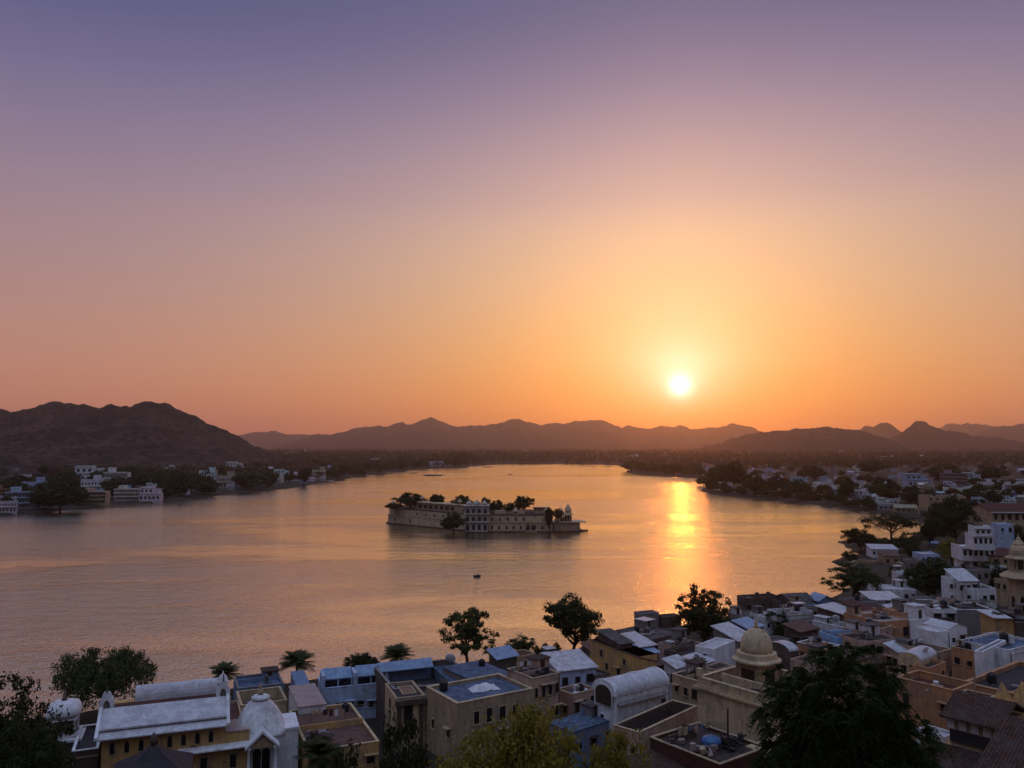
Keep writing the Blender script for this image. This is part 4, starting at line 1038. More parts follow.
# barrel vaulted white house
b, r, w, d = rect_px((616, 700), 36, 10.8, xc=668, xa=594)
t = thing('vaulted_house', 'white house with long barrel vaulted roof and shuttered arch in its end', 'house', (b.x, b.y, 2), r)
HB = dict(o=t, b=b, r=r, w=w, d=d, H=9.2, roof=11.2, zr=11.2, zb=2, label='white barrel vaulted house')
m = MB(); m.box(0, w, 0, d, -1, 9.2); m.build('wall', M_WHITE, t)
rise = 1.7; n = 22
ou = [(d / 2 - (d / 2 + .08) * math.cos(k / n * math.pi), 9.2 + rise * math.sin(k / n * math.pi) ** .8) for k in range(n + 1)]
m = MB(); m.extrude(ou, 'x', -.05, w + .05); m.build('vault', M_RWHITE, t, False)
m = MB(); pr = [(d / 2 + (y - d / 2) * 1.04, 9.2 + (z - 9.2) * 1.08) for y, z in ou]

for xa_, xb_ in ((-.22, .02), (w * .58, w * .58 + .14), (w - .25, w + .12)): m = MB(); m.extrude(pr, 'x', xa_, xb_); m.build('vault_rib', M_WHITE2, t)
m = MB(); m.extrude([(d / 2 + (y - d / 2) * .78, 8.0 + (z - 8.0) * .86) for y, z in [(d, 7.6)] + ou[::-1] + [(0, 7.6)]], 'x', -.28, -.2); o = m.build('window', M_WHITE2, t)
m = MB(); m.extrude([(d / 2 + (y - d / 2) * .70, 8.0 + (z - 8.0) * .80) for y, z in [(d, 7.65)] + ou[::-1] + [(0, 7.65)]], 'x', -.31, -.27); m.build('shutter', M_WOOD, o)
m = MB(); m.extrude([(-.5, 8.0), (.0, 8.25), (.0, 8.4), (-.5, 8.12)], 'x', .2, w - .5); m.build('sunshade', M_GREY, t)
window_part(t, 'l', w, d, d * .62, 5.7, .7, 1.1, M_WHITE2); window_part(t, 'f', w, d, w * .55, 5.6, .8, 1.3, M_GREY)
window_part(t, 'f', w, d, w * .90, 6.0, .7, 2.6, M_GREY, name='door')
for k in range(4):
    m = MB(); m.tube([(w * (.2 + k * .09), -.02, 9.0), (w * (.2 + k * .09), .05, 9.35)], .07); m.build('rain_spout', M_DARKW, t)

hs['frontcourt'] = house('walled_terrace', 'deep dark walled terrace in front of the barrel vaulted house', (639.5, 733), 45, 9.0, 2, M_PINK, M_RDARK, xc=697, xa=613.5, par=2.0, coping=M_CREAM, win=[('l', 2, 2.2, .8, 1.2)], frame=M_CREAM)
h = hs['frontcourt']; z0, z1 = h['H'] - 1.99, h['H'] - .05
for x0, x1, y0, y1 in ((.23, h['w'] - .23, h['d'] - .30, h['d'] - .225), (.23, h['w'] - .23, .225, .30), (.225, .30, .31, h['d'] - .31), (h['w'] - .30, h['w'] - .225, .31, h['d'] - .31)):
    m = MB(); m.box(x0, x1, y0, y1, z0, z1); m.build('shade_lining', M_DARKW, h['o'])  # dark panels stand in for the shade inside the terrace walls
hs['slate'] = house('flat_house', 'slate blue flat roofed house in front of the arcaded pink house', (572, 733), 42, 7.6, 2, M_BLUE, M_RBLUE, xc=614, xa=548, par=.12, over=.1, win=[('f', 3, 1.9, .8, 1.1)])
hs['tankroof'] = house('terrace_house', 'brick red house whose flat roof carries a blue tank and scrap', (720, 765), 38, 12.5, 2, M_RRED, M_RBROWN, xc=768, xa=650, par=.3, coping=M_TAN, win=[('f', 3, 2.2, .9, 1.3)])
h = hs['tankroof']
tk = thing('water_tank', 'big round blue water tank on a dark stand on the scrap strewn roof', 'water tank', on_roof(h, .45, .42), 0.3); tk.scale = (.85, .85, .72)
m = MB(); m.lathe([(1.0, .45), (1.25, .6), (1.3, 1.1), (1.1, 1.5), (.6, 1.75), (.3, 1.8), (.3, 1.92), (.02, 1.93)], seg=20); m.build('body', flat('blue_plastic', (.03, .12, .30), .3, 0, .5), tk, True)
m = MB(); m.box(-1.1, 1.1, -.9, -.6, 0, .448); m.box(-1.1, 1.1, .6, .9, 0, .448); m.build('stand', M_DARKW, tk)
p = on_roof(h, .5, .22); tag(MB().tube([(0, 0, 0), (0, 0, 2.6), (.05, 0, 4.6)], [.12, .11, .1]).build('pole', M_WOOD, None, loc=p), 'dark wooden pole standing beside the big blue water tank', 'pole')
clutter(h, .25, .35, 'pale boards and slabs lying left of the big blue water tank', 9, 1.3, [M_RPINK, M_GREY, M_TAN])
clutter(h, .72, .35, 'dark scrap iron heap right of the big blue water tank', 12, 1.4, [M_RDARK, M_WOOD, M_TANK])
clutter(h, .15, .75, 'row of rubble and old boxes along the back edge of the tank roof', 7, 1.0, [M_GREY, M_TAN, M_DARKW])
m = MB(); m.box(h['w'] * .05, h['w'] * .62, h['d'] - 2.4, h['d'] - 2.15, h['H'] - .29, h['H'] + .7); m.box(h['w'] * .62, h['w'] * .64, h['d'] - 2.15, h['d'] - .3, h['H'] - .29, h['H'] + .65); m.build('low_wall', M_DARKW, h['o'])
hs['tilefront'] = house('tile_roofed_house', 'low house with dark brown clay tile roof left of the tank roof', None, None, 10, 2, M_TAN, M_TILE, w=8, d=11, kind='shed', rise=1.2, at=(h, -8.3, -2.0))
hs['veranda2'] = house('veranda', 'cream slab roofed veranda with dark bays under the domed terrace', (764, 753), 36, 12.2, 2, M_CREAM, M_CREAM, xc=800, xa=750, par=.1, over=.35, win=[('f', 3, 1.7, 1.3, 2.2)], frame=M_CREAM)

# cream block with a domed roof pavilion
hs['cream'] = house('cream_mansion', 'large cream block with deep cornice and a domed pavilion on its terrace', (792, 704), 36, 15.2, 2, M_CREAM, M_RBROWN, xc=846, xa=697, par=1.0, coping=M_CREAM, band=1.0, win=[('f', 4, 3.0, .9, 1.4)], pt=.4)
h = hs['cream']
m = MB(); m.box(-.38, -.002, -.38, h['d'] + .38, h['H'] - 1.35, h['H'] - 1.05); m.box(-.002, h['w'] + .38, -.38, -.002, h['H'] - 1.35, h['H'] - 1.05); m.build('cornice', M_CREAM, h['o'])
m = MB(); m.box(2.4, 2.7, 2.4, h['d'] - 2, h['H'] - .99, h['H'] + .5); m.box(2.7, h['w'] * .75, 2.4, 2.7, h['H'] - .99, h['H'] + .5); m.build('inner_parapet', M_CREAM, h['o'])
m = MB(); m.box(-.1, .5, h['d'] - .6, h['d'] + .1, h['H'] + .1, h['H'] + 1.1); m.build('corner_post', M_CREAM, h['o'])
c = P(757, 673, 15.6)
t = thing('domed_pavilion', 'cream ribbed dome with finial on a square pavilion above the cream block terrace', 'pavilion', (c.x, c.y, 14.2), h['r'])
m = MB(); m.box(-1.9, 1.9, -1.9, 1.9, 0, 2.9); m.build('room', M_TAN, t)
m = MB(); m.lathe([(2.3, 2.9), (2.95, 3.05), (2.95, 3.25), (2.5, 3.5), (2.4, 4.1), (2.15, 4.2)], 0, 0, 24, .2); m.build('cornice', M_CREAM, t, False)
m = MB(); m.lathe([(1.95, 4.1), (2.02, 4.6), (2.0, 5.1), (1.85, 5.7), (1.5, 6.35), (.95, 6.85), (.45, 7.1), (.2, 7.2)], 0, 0, 28); dm = m.build('dome', M_CREAM, t, True)
m = MB(); m.lathe([(.3, 7.1), (.36, 7.3), (.14, 7.45), (.24, 7.7), (.12, 7.9), (.02, 8.5)], 0, 0, 10); m.build('finial', M_YEL, dm, True)
for k, (x, y, s) in enumerate(((-.0, -1.92, 0), (-1.92, 0, 1))):
    m = MB()
    if s == 0: m.box(-1.0, 1.0, -1.95, -1.88, .2, 2.2)
    else: m.box(-1.95, -1.88, -1.0, 1.0, .2, 2.2)
    m.build('door', M_WOOD, t)
hs['tanlow'] = house('low_house', 'tan low walled house just left of the cream domed block', (699, 682), 38, 10.6, 2, M_TAN, M_RGREY, xc=722, xa=672, par=.5, coping=M_CREAM, win=[('l', 3, 2.0, .8, 1.1)])
hs['vwhite'] = house('white_walled_house', 'bright white angular house behind the cream domed block', (714, 649), 49, 10.8, 2, M_WHITE2, M_RWHITE, xc=735, xa=695, par=.4, win=[('l', 1, 1.5, .7, .8)])
hs['vlow'] = house('white_shed', 'low white lean to in front of the bright white angular house', (702, 664), 42, 9.6, 2, M_WHITE, M_CORR, xc=714, xa=684, kind='shed', rise=.4, cat='shed')
hs['tinwide'] = house('tin_shed', 'wide pale ribbed tin roof on posts behind the bright white angular house', (738, 641), 38, 8.8, 1.5, M_GREY, M_CORR, xc=754, xa=713, kind='shed', rise=1.6, cat='shed')
hs['tinblue'] = house('tin_shed', 'blue tin shed roof just behind the wide pale tin roof', (748, 629), 38, 8.2, 1.5, M_BLUE, M_CORRB, xc=763, xa=733, kind='shed', rise=.9, cat='shed')
hs['tinsilver'] = house('tin_shed', 'silvery grey vaulted tin shed right of the cream dome', (789, 652), 30, 10.2, 2, M_DARKW, M_CORR, xc=799, xa=767, kind='barrel', rise=1.0, cat='shed')

# ================================================================ the middle of the right bank
hs['m1'] = house('ruined_block', 'dark roofless block with two stub chimneys at the water edge', (746, 598), 14, 6.6, .5, M_DARKW, M_RBROWN, xc=780, ya=595, par=.7, win=[('f', 5, 2.2, .8, 1.2)], frame=M_DARKW)
for u in (.33, .66):
    m = MB(); m.box(hs['m1']['w'] * u, hs['m1']['w'] * u + .7, .3, 1.0, hs['m1']['H'] - .2, hs['m1']['H'] + 1.1); m.build('chimney', M_DARKW, hs['m1']['o'])
hs['m2'] = house('low_house', 'small dark brown house joining the roofless block on its right', (780, 602), 14, 6.2, .5, M_DARKW, M_RBROWN, xc=790, ya=599, par=.3)
hs['m3'] = house('gabled_house', 'dark brown house with small slate gable next to the white shore wall', (789, 600), 14, 7.0, .5, M_DARKW, M_RGREY, xc=812, ya=596, kind='gable', rise=1.0, win=[('f', 3, 1.8, .8, 1.2)])
hs['m4'] = house('white_walled_house', 'long white walled house below the dark gabled house by the shore', (778, 613), 12, 8.0, 1, M_WHITE, M_RGREY, xc=813, ya=609, par=.4, win=[('f', 3, 2.6, .9, 1.2)])
hs['m4b'] = house('low_house', 'whitish low house left of the long white walled house', (764, 617), 16, 7.4, 1, M_WHITE, M_RWHITE, xc=782, ya=611, par=.3, win=[('f', 2, 1.8, .8, 1.0)])
hs['m4c'] = house('low_house', 'grey patched house just above the green bush by the tin roofs', (742, 617), 18, 6.8, 1, M_GREY, M_RGREY, xc=765, ya=612, par=.3, win=[('f', 3, 1.8, .8, 1.0)])
hs['m5'] = house('shed', 'dark brown shed under one long white sloping roof sheet', (843, 614), 36, 9.2, 1.5, M_DARKW, M_CORR, xc=859, xa=818, kind='shed', rise=.6, over=.6, cat='shed')
hs['m6'] = house('gabled_house', 'sky blue gabled house on the shore behind the dark shed', (819, 601), 12, 6.2, .8, M_BLUE, M_CORRB, xc=834, ya=597, kind='gable', rise=1.2)
hs['m6b'] = house('low_house', 'grey slab roofed house beside the sky blue gabled house', (800, 606), 12, 6.6, .8, M_GREY, M_RBLUE, xc=820, ya=600, par=.2, win=[('f', 2, 1.7, .8, 1.0)])
hs['m7'] = house('long_shed', 'long red brown sloping roof running back from the dark shed', (886, 616), 34, 9.0, 1.5, M_DARKW, M_RRED, xc=896, xa=842, kind='shed', rise=1.2, over=.4, cat='shed')
hs['m8'] = house('white_walled_house', 'low white walled yard house in front of the dark shed', (846, 628), 33, 7.6, 1.5, M_WHITE, M_RGREY, xc=858, xa=812, par=.6, coping=M_WHITE2, win=[('l', 4, 1.9, .8, 1.0)])
hs['m9'] = house('terrace_house', 'terracotta walled house with pink terrace left of the bright blue room', (826, 649), 38, 10.0, 2, M_ORANGE, M_RPINK, xc=840, xa=797, par=.35, coping=M_WHITE, win=[('l', 3, 2.0, .8, 1.1)])
hs['m10'] = house('blue_house', 'bright sky blue walled room right of the pink terrace', (836, 637), 16, 11.2, 2, plaster('sky_blue_paint', (.28, .48, .78), .2), M_RGREY, xc=862, ya=631, par=.15, over=.3, win=[('f', 2, 2.0, .8, 1.1)])
hs['m11'] = house('pink_house', 'pinkish house with two tall dark doorways right of the bright blue room', (863, 642), 18, 11.4, 2, M_PINK, M_RBROWN, xc=898, ya=634, par=.2, over=.5, doors=[('f', .25, 1.2, 2.4, 6.6), ('f', .75, 1.2, 2.4, 6.6)], frame=M_PINK)
hs['m12'] = house('pink_house', 'rose coloured upper house with stepped brown roofs below the red brown shed', (868, 633), 38, 11.8, 2, M_PINK, M_RBROWN, xc=893, xa=843, par=.4, coping=M_TAN, win=[('l', 3, 2.0, .8, 1.2)])
clutter(hs['m12'], .4, .5, 'white sheets and boards on the rose coloured house roof', 7, 1.2, [M_WHITE2, M_RDARK, M_GREY])
hs['n1'] = house('open_fronted_house', 'terracotta house with dark open front and orange roof panels', (879, 622), 18, 12.4, 2, M_ORANGE, M_RPINK, xc=909, ya=612, par=.15, over=.4, win=[('f', 4, 2.4, 1.3, 2.2)], frame=M_ORANGE)
hs['n1b'] = house('orange_house', 'small orange block joined to the right of the open fronted house', (902, 613), 18, 12.9, 2, M_ORANGE, M_ORANGE, xc=919, ya=608, par=.15, over=.1)
hs['n2'] = house('white_walled_house', 'bright white windowless house with stepped outline right of the orange block', (910, 620), 20, 12.2, 2, M_WHITE2, M_RWHITE, xc=932, ya=612, par=.5, room=(2.2, 1.0, 2.6, 2.6, 2.6))
hs['n3'] = house('white_house', 'white house with two square dark windows and a shaded side', (931, 609), -6, 11.6, 2, M_WHITE, M_RGREY, xc=957, ya=601, par=.4, win=[('f', 2, 1.6, 1.4, 1.5)], frame=M_GREY)
hs['n4'] = house('dark_roofed_house', 'wide house with black flat roof and white edged parapet', (958, 610), 0, 11.0, 2, M_GREY, M_RDARK, xc=994, ya=597, par=.35, coping=M_WHITE)
hs['n5'] = house('white_tower_house', 'narrow tall white block in the middle of the pink walled yards', (936, 632), 22, 13.4, 2, M_WHITE2, M_RWHITE, xc=949, ya=627, par=.2)
hs['n5b'] = house('white_house', 'white block with sloping top right of the narrow tall white block', (949, 630), 22, 13.0, 2, M_WHITE2, M_RWHITE, xc=967, ya=624, kind='gable', rise=.8, over=.05, win=[('f', 2, 1.8, .9, 1.0)])
hs['n6'] = house('vaulted_house', 'cream house under a pale blue barrel vault left of the red roofs', (921, 662), 40, 12.6, 2, M_CREAM, M_CORR, xc=937, xa=898, kind='barrel', rise=1.0, win=[('l', 2, 1.6, .8, 1.4)])
hs['n7'] = house('walled_yard', 'pink plastered yard wall house in front of the narrow tall white block', (938, 653), 36, 11.2, 2, M_PINK, M_RBROWN, xc=952, xa=893, par=.9, coping=M_TAN, win=[('l', 3, 2.2, .8, 1.2)])
hs['n8'] = house('orange_house', 'weathered orange brick house left of the black flat roof', (976, 652), 36, 12.4, 2, M_ORANGE, M_RBROWN, xc=990, xa=951, par=.5, coping=M_TAN, win=[('l', 2, 2.0, .8, 1.1)])
hs['n9'] = house('white_parapet_house', 'narrow white house with long bright parapet right of the orange brick house', (982, 652), 44, 13.6, 2, M_WHITE2, M_RBLUE, xc=1006, xa=974, par=.3)
hs['n9b'] = house('white_house', 'white house at the right edge above the black flat roof', (1009, 650), 30, 13.4, 2, M_WHITE, M_RBLUE, xc=1042, ya=640, par=.4, win=[('f', 3, 1.8, .8, 1.1)])
hs['n10'] = house('ochre_house', 'ochre house with white slab roof and one dark side at the right edge', (995, 618), -8, 13.2, 2, M_YEL, M_RWHITE, xc=1014, ya=611, par=.12, over=.5)
hs['n10b'] = house('dark_house', 'dark brown house with pale roof slab right of the ochre slab roofed house', (1015, 619), -8, 13.2, 2, M_DARKW, M_RGREY, xc=1045, ya=611, par=.12, over=.4)
hs['r1'] = house('red_roofed_house', 'terracotta walled house with sunken dark red roof beside the big black roof', (953, 691), 38, 14.4, 3, M_ORANGE, M_RRED, xc=974, xa=896, par=.9, coping=M_ORANGE, win=[('l', 3, 2.4, .8, 1.2)])
clutter(hs['r1'], .35, .5, 'white sheets and boards lying on the sunken dark red roof', 8, 1.3, [M_WHITE2, M_RPINK, M_GREY])
hs['r2'] = house('black_roofed_house', 'big house with blue black flat roof and orange parapet at the right edge', (1040, 700), 38, 14.0, 3, M_ORANGE, M_RDARK, xc=1092, xa=962, par=.5, coping=M_ORANGE, pt=.4)
p = P(976, 703, 14.2); tag(MB().tube([(0, 0, -12), (0, 0, 2.4), (0, 0, 3.8)], [.13, .11, .1]).build('lamp_post', M_TAN, None, loc=p), 'slim rusty post standing at the corner of the big black roof', 'post')
hs['r3'] = house('yard_house', 'small orange walled annexe below the big black roof', (985, 702), 38, 14.6, 4, M_ORANGE, M_RBROWN, xc=996, xa=955, par=.6, coping=M_TAN, win=[('l', 2, 1.8, .8, 1.1)])
hs['r4'] = house('white_walled_house', 'stained white wall house half hidden behind the big feathery tree', (945, 737), 38, 16.2, 4, M_WHITE, M_RWHITE, xc=956, xa=916, par=.3, win=[('l', 2, 2.2, .8, 1.1)])
hs['r5'] = house('ochre_house', 'ochre walled house under the big feathery tree at the bottom edge', (846, 782), 34, 12.0, 3, M_YEL, M_RBROWN, xc=916, xa=786, par=.3, coping=M_TAN, win=[('f', 4, 2.0, .9, 1.3)])
for k, (px, py, lab) in enumerate(((1003, 705, 'pointed ochre pyramid spire in front of the big black roof, the whole one'), (1023, 704, 'pointed ochre pyramid spire cut by the right edge of the photo'))):
    c = P(px, py, 16.4); t = thing('pyramid_spire', lab, 'spire', (c.x, c.y, 3), R(38))
    m = MB(); m.lathe([(1.15, 0), (1.15, 13.3)], 0, 0, 4); m.build('base', M_YEL, t)
    m = MB(); m.lathe([(1.3, 13.3), (1.0, 14.0), (.5, 15.0), (.04, 15.9)], 0, 0, 4); m.build('spire', M_YEL, t)

# tile roofed house with a clerestory, bottom right
B = P(998, 727, 20.2); r = R(40)
t = thing('tile_roofed_house', 'house with dark clay tile roofs and white clerestory panels at the bottom right', 'house', (B.x, B.y, 0), r)
dl = along_to_px(B, Vector((-math.sin(r), math.cos(r), 0)), tx=946)
m = MB(); m.box(.35, 6.2, .1, dl - .1, 17.0, 20.0); m.build('clerestory_wall', M_STONE, t)
m = MB(); m.extrude([(-.5, 20.0), (3.4, 21.5), (3.4, 21.72), (-.5, 20.18)], 'y', -.4, dl + .4); m.extrude([(3.4, 21.5), (7.0, 19.9), (7.0, 20.08), (3.4, 21.72)], 'y', -.4, dl + .4); m.build('upper_roof', M_TILE, t)
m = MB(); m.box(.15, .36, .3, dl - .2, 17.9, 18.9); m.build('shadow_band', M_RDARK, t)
for k in range(4):
    u = dl * (.16 + .235 * k); m = MB(); m.box(.27, .33, u, u + dl * .15, 19.0, 19.85); o = m.build('clerestory_window', M_WHITE2, t)
m = MB(); m.box(-6, 7, -3.5, dl + 3, 2, 15.6); m.build('wall', M_YEL, t)
m = MB(); m.extrude([(-7.4, 14.8), (.33, 17.2), (.33, 17.45), (-7.4, 15.02)], 'y', -8, dl + 2.2); m.build('lower_roof', M_TILE, t)
m = MB(); m.extrude([(.33, 17.2), (8, 18.2), (8, 18.4), (.33, 17.45)], 'y', -8, -.42); m.build('side_roof', M_TILE, t)
c = P(1030, 735, 21)
hs['tile2'] = house('tile_roofed_house', 'steep brown tile roof slope at the bottom right corner of the photo', (1050, 792), 40, 18.6, 4, M_TAN, M_TILE, w=7, d=5, kind='shedx', rise=2.6)

# golden cupola tower at the right edge
c = P(1021, 598, 12.0)
t = thing('cupola_tower', 'two tiered ochre cupola tower with ringed dome at the right edge', 'tower', (c.x, c.y, 2), R(20)); t.scale = (.82, .82, .96)
m = MB(); m.lathe([(3.0, 0), (3.0, 14.8)], 0, 0, 8); m.build('shaft', M_STONE, t)
m = MB(); m.lathe([(3.1, 14.6), (4.9, 15.0), (4.9, 15.25), (3.2, 16.2), (3.0, 16.3)], 0, 0, 8); m.build('eave', M_STONE, t)
m = MB(); m.lathe([(2.5, 16.2), (2.5, 16.8)], 0, 0, 8); m.build('parapet', M_STONE, t)
for k in range(8):
    a = k * math.pi / 4 + math.pi / 8; m = MB(); m.lathe([(.3, 16.8), (.24, 17.1), (.24, 18.8), (.34, 19.1)], 2.15 * math.cos(a), 2.15 * math.sin(a), 6); m.build('column', M_STONE, t)
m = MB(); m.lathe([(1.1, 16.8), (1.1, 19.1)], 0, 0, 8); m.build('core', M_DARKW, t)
m = MB(); m.lathe([(2.4, 19.0), (3.3, 19.2), (3.3, 19.4), (2.3, 19.9), (2.3, 20.5), (2.2, 21.2), (1.8, 21.9), (1.4, 22.2), (1.4, 22.5), (1.0, 23.0), (.5, 23.4), (.5, 23.7), (.15, 24.0), (.03, 25.0)], 0, 0, 20); m.build('dome', M_STONE, t)
for k in range(8):
    a = k * math.pi / 4; m = MB(); m.M = Matrix.Rotation(a, 4, 'Z'); m.extrude([(-.45, 8.5), (.45, 8.5), (.45, 10.6), (0, 11.2), (-.45, 10.6)], 'x', 2.72, 2.82); m.build('window', M_GLASS, t)

# pale houses up the bank
def tiered(label, tiers, rot, col=M_WHITE2):
    """a stepped house; tiers = [(B pixel, xc, ya, zr, zb, windows)] from the bottom tier up"""
    main = None
    for i, (B, xc, ya, zr, zb, nw) in enumerate(tiers):
        b, r, w, d = rect_px(B, rot, zr, xc=xc, ya=ya)
        if main is None: main = thing('stepped_house', label, 'house', (0, 0, 0), 0); HREP.append((label, w, d, zr - zb, b.x, b.y))
        mm = Matrix.Translation((b.x, b.y, 0)) @ Matrix.Rotation(r, 4, 'Z')
        m = MB(); m.M = mm; m.box(0, w, 0, d, zb, zr - .3); m.box(0, w, 0, .2, zr - .3, zr + .3); m.box(0, .2, .2, d, zr - .3, zr + .3); m.box(w - .2, w, .2, d, zr - .3, zr + .3)
        o = m.build('storey', col, main)
        m = MB(); m.M = mm; m.box(-.4, w + .4, -.5, -.002, zr - .55, zr - .4); m.build('sunshade', M_RWHITE, o)
        for k in range(nw):
            u = w * (k + .5) / nw; m = MB(); m.M = mm; m.box(u - w / nw * .27, u + w / nw * .27, -.04, .03, max(zb + .9, zr - 2.6), zr - 1.0); m.build('window', M_GLASS, main)
tiered('white stepped house of three tiers with window bands above the yellow green tree',
       [((963, 559), 987, 552, 9.0, 2, 3), ((962, 547), 995, 540, 13.0, 8.7, 6), ((973, 535), 993, 530, 17.3, 12.7, 4), ((975, 527), 991, 523, 19.8, 17.0, 3)], -8)
hs['o3'] = house('white_tower_house', 'tall plain pale house below the long brown roofed mansion', (998, 524), -8, 17.0, 2, M_BLUEW, M_RWHITE, xc=1014, ya=518, par=.3, win=[('f', 2, 2.0, .9, 1.2)])
hs['o1'] = house('brown_roofed_mansion', 'long ochre mansion with brown roof and white eave at the right edge', (992, 511), -4, 15.5, 2, M_STONE, M_RRED, xc=1055, ya=501, kind='gable', rise=2.6, over=.9, win=[('f', 9, 2.6, 1.6, 2.6)], frame=M_STONE)
m = MB(); h = hs['o1']; m.box(-1.0, h['w'] + 1.0, -1.1, -.8, h['H'] - .75, h['H'] - .3); m.build('eave_board', M_WHITE2, h['o'])
hs['o4'] = house('tin_roofed_house', 'house with large tilted white roof sheet below the stepped white house', (959, 581), 2, 11.0, 2, M_WHITE, M_RWHITE, xc=978, ya=564, kind='shed', rise=2.0, over=.3, win=[('f', 3, 1.6, .9, 1.1)])
clutter(hs['o4'], .5, .5, 'dark bundles lying on the large tilted white roof sheet', 4, 1.2, [M_RDARK, M_WOOD, M_TANK])
hs['o5'] = house('white_house', 'narrow white house left of the large tilted white roof', (949, 578), 2, 11.5, 2, M_WHITE2, M_RWHITE, xc=958, ya=572, par=.3, win=[('f', 2, 2.0, .8, 1.2), ('f', 2, 5.0, .8, 1.2)])
hs['o6'] = house('pale_house', 'pale blue shuttered house at the waterside left of the yellow green tree', (921, 554), -4, 7.5, 1.5, M_BLUEW, M_RWHITE, xc=940, ya=547, par=.3, win=[('f', 4, 1.7, .9, 1.2), ('f', 4, 4.2, .9, 1.2)])
hs['o7'] = house('ochre_block', 'tan block of flats with shaded front up the right bank', (928, 496), -6, 13.0, 2, M_TAN, M_RGREY, xc=966, ya=489, par=.5, win=[('f', 6, 2.0, 1.2, 1.5), ('f', 6, 5.5, 1.2, 1.5)], frame=M_TAN)
hs['o8'] = house('red_roofed_house', 'low house with dull red roof left of the cupola tower', (991, 556), -6, 10.5, 2, M_TAN, M_RRED, xc=1020, ya=548, kind='shed', rise=1.4, win=[('f', 3, 1.6, .9, 1.1)])
hs['o9'] = house('white_walled_house', 'long low white walled house left of the cupola tower base', (965, 588), -8, 9.5, 2, M_WHITE, M_RGREY, xc=996, ya=581, par=.5, win=[('f', 4, 2.2, .9, 1.1)])
hs['o10'] = house('pale_house', 'pale grey house with brown side behind the long low white walled house', (968, 571), 20, 10.0, 2, M_GREY, M_RGREY, xc=990, ya=565, par=.3, win=[('f', 3, 1.8, .9, 1.1)])
hs['p1'] = house('long_white_house', 'row of low white lakeside rooms behind the cove wall', (872, 549), -10, 5.2, 1.0, M_WHITE2, M_CORR, xc=898, ya=545, kind='shed', rise=.8, win=[('f', 6, 1.5, .9, 1.3)])
hs['p2'] = house('long_white_house', 'long white house with pink lit wall top right of the leafy shore tree', (884, 589), -6, 7.0, 1.5, M_WHITE, M_RWHITE, xc=916, ya=583, par=.2, over=.2, win=[('f', 5, 1.8, 1.0, 1.3)])
hs['p3'] = house('low_house', 'low pale house behind the leafy shore tree', (872, 585), -6, 5.5, 1.2, M_WHITE2, M_RPINK, xc=886, ya=581, par=.2)
hs['p4'] = house('low_house', 'whitewashed low house with tin roof below the long white house', (872, 600), -2, 8.0, 1.5, M_WHITE, M_CORR, xc=902, ya=592, kind='shed', rise=.7, win=[('f', 4, 1.6, .9, 1.1)])
hs['p5'] = house('low_house', 'small white house beside the dark cypress by the cove', (898, 573), -6, 6.0, 1.5, M_WHITE, M_RWHITE, xc=913, ya=568, par=.3)
hs['p6'] = house('dark_house', 'dark brown house with white window bars below the two window white house', (934, 622), -4, 9.6, 2, M_DARKW, M_RDARK, xc=958, ya=616, par=.2, win=[('f', 4, 1.7, .9, 1.0)], frame=M_WHITE)
hs['p7'] = house('grey_house', 'grey slab house by the shore right of the leafy tree', (858, 603), 18, 8.2, 1.5, M_GREY, M_RGREY, xc=880, ya=597, par=.3, win=[('f', 3, 1.7, .9, 1.1)])
hs['p8'] = house('grey_house', 'flat grey house with clutter below the whitewashed tin roofed house', (893, 607), 18, 9.4, 1.5, M_GREY, M_RGREY, xc=918, ya=600, par=.4, win=[('f', 3, 1.7, .9, 1.1)])
clutter(hs['p8'], .5, .5, 'white washing and scrap on the flat grey house roof', 7, 1.3, [M_WHITE2, M_RDARK, M_GREY])
hs['p9'] = house('pale_house', 'pale flat house among dark trees left of the narrow white house', (917, 600), -6, 9.0, 2, M_GREY, M_RWHITE, xc=938, ya=594, par=.3, win=[('f', 3, 1.7, .9, 1.1)])

# rough stone retaining wall round the cove
pts = [(846, 571), (858, 566), (872, 567), (890, 566), (905, 571), (920, 570)]
m = MB()
for (x0, y0), (x1, y1) in zip(pts[:-1], pts[1:]):
    a, c = P(x0, y0, .5), P(x1, y1, .5); n = (c - a).cross(Vector((0, 0, 1))).normalized() * .45
    m.add([a - n, c - n, c + n, a + n], [(0, 1, 2, 3)]); o = len(m.v)
    lo = [p - Vector((0, 0, 1.5)) for p in (a - n, c - n, c + n, a + n)]; hi = [p + Vector((0, 0, 2.4)) for p in (a - n, c - n, c + n, a + n)]
    m.f.pop(); m.mi.pop(); m.v = m.v[:-4]
    m.add(lo + hi, [(0, 3, 2, 1), (4, 5, 6, 7), (0, 1, 5, 4), (1, 2, 6, 5), (2, 3, 7, 6), (3, 0, 4, 7)])
tag(m.build('cove_wall', M_TAN), 'brown stone retaining wall curving round the little cove', 'wall')

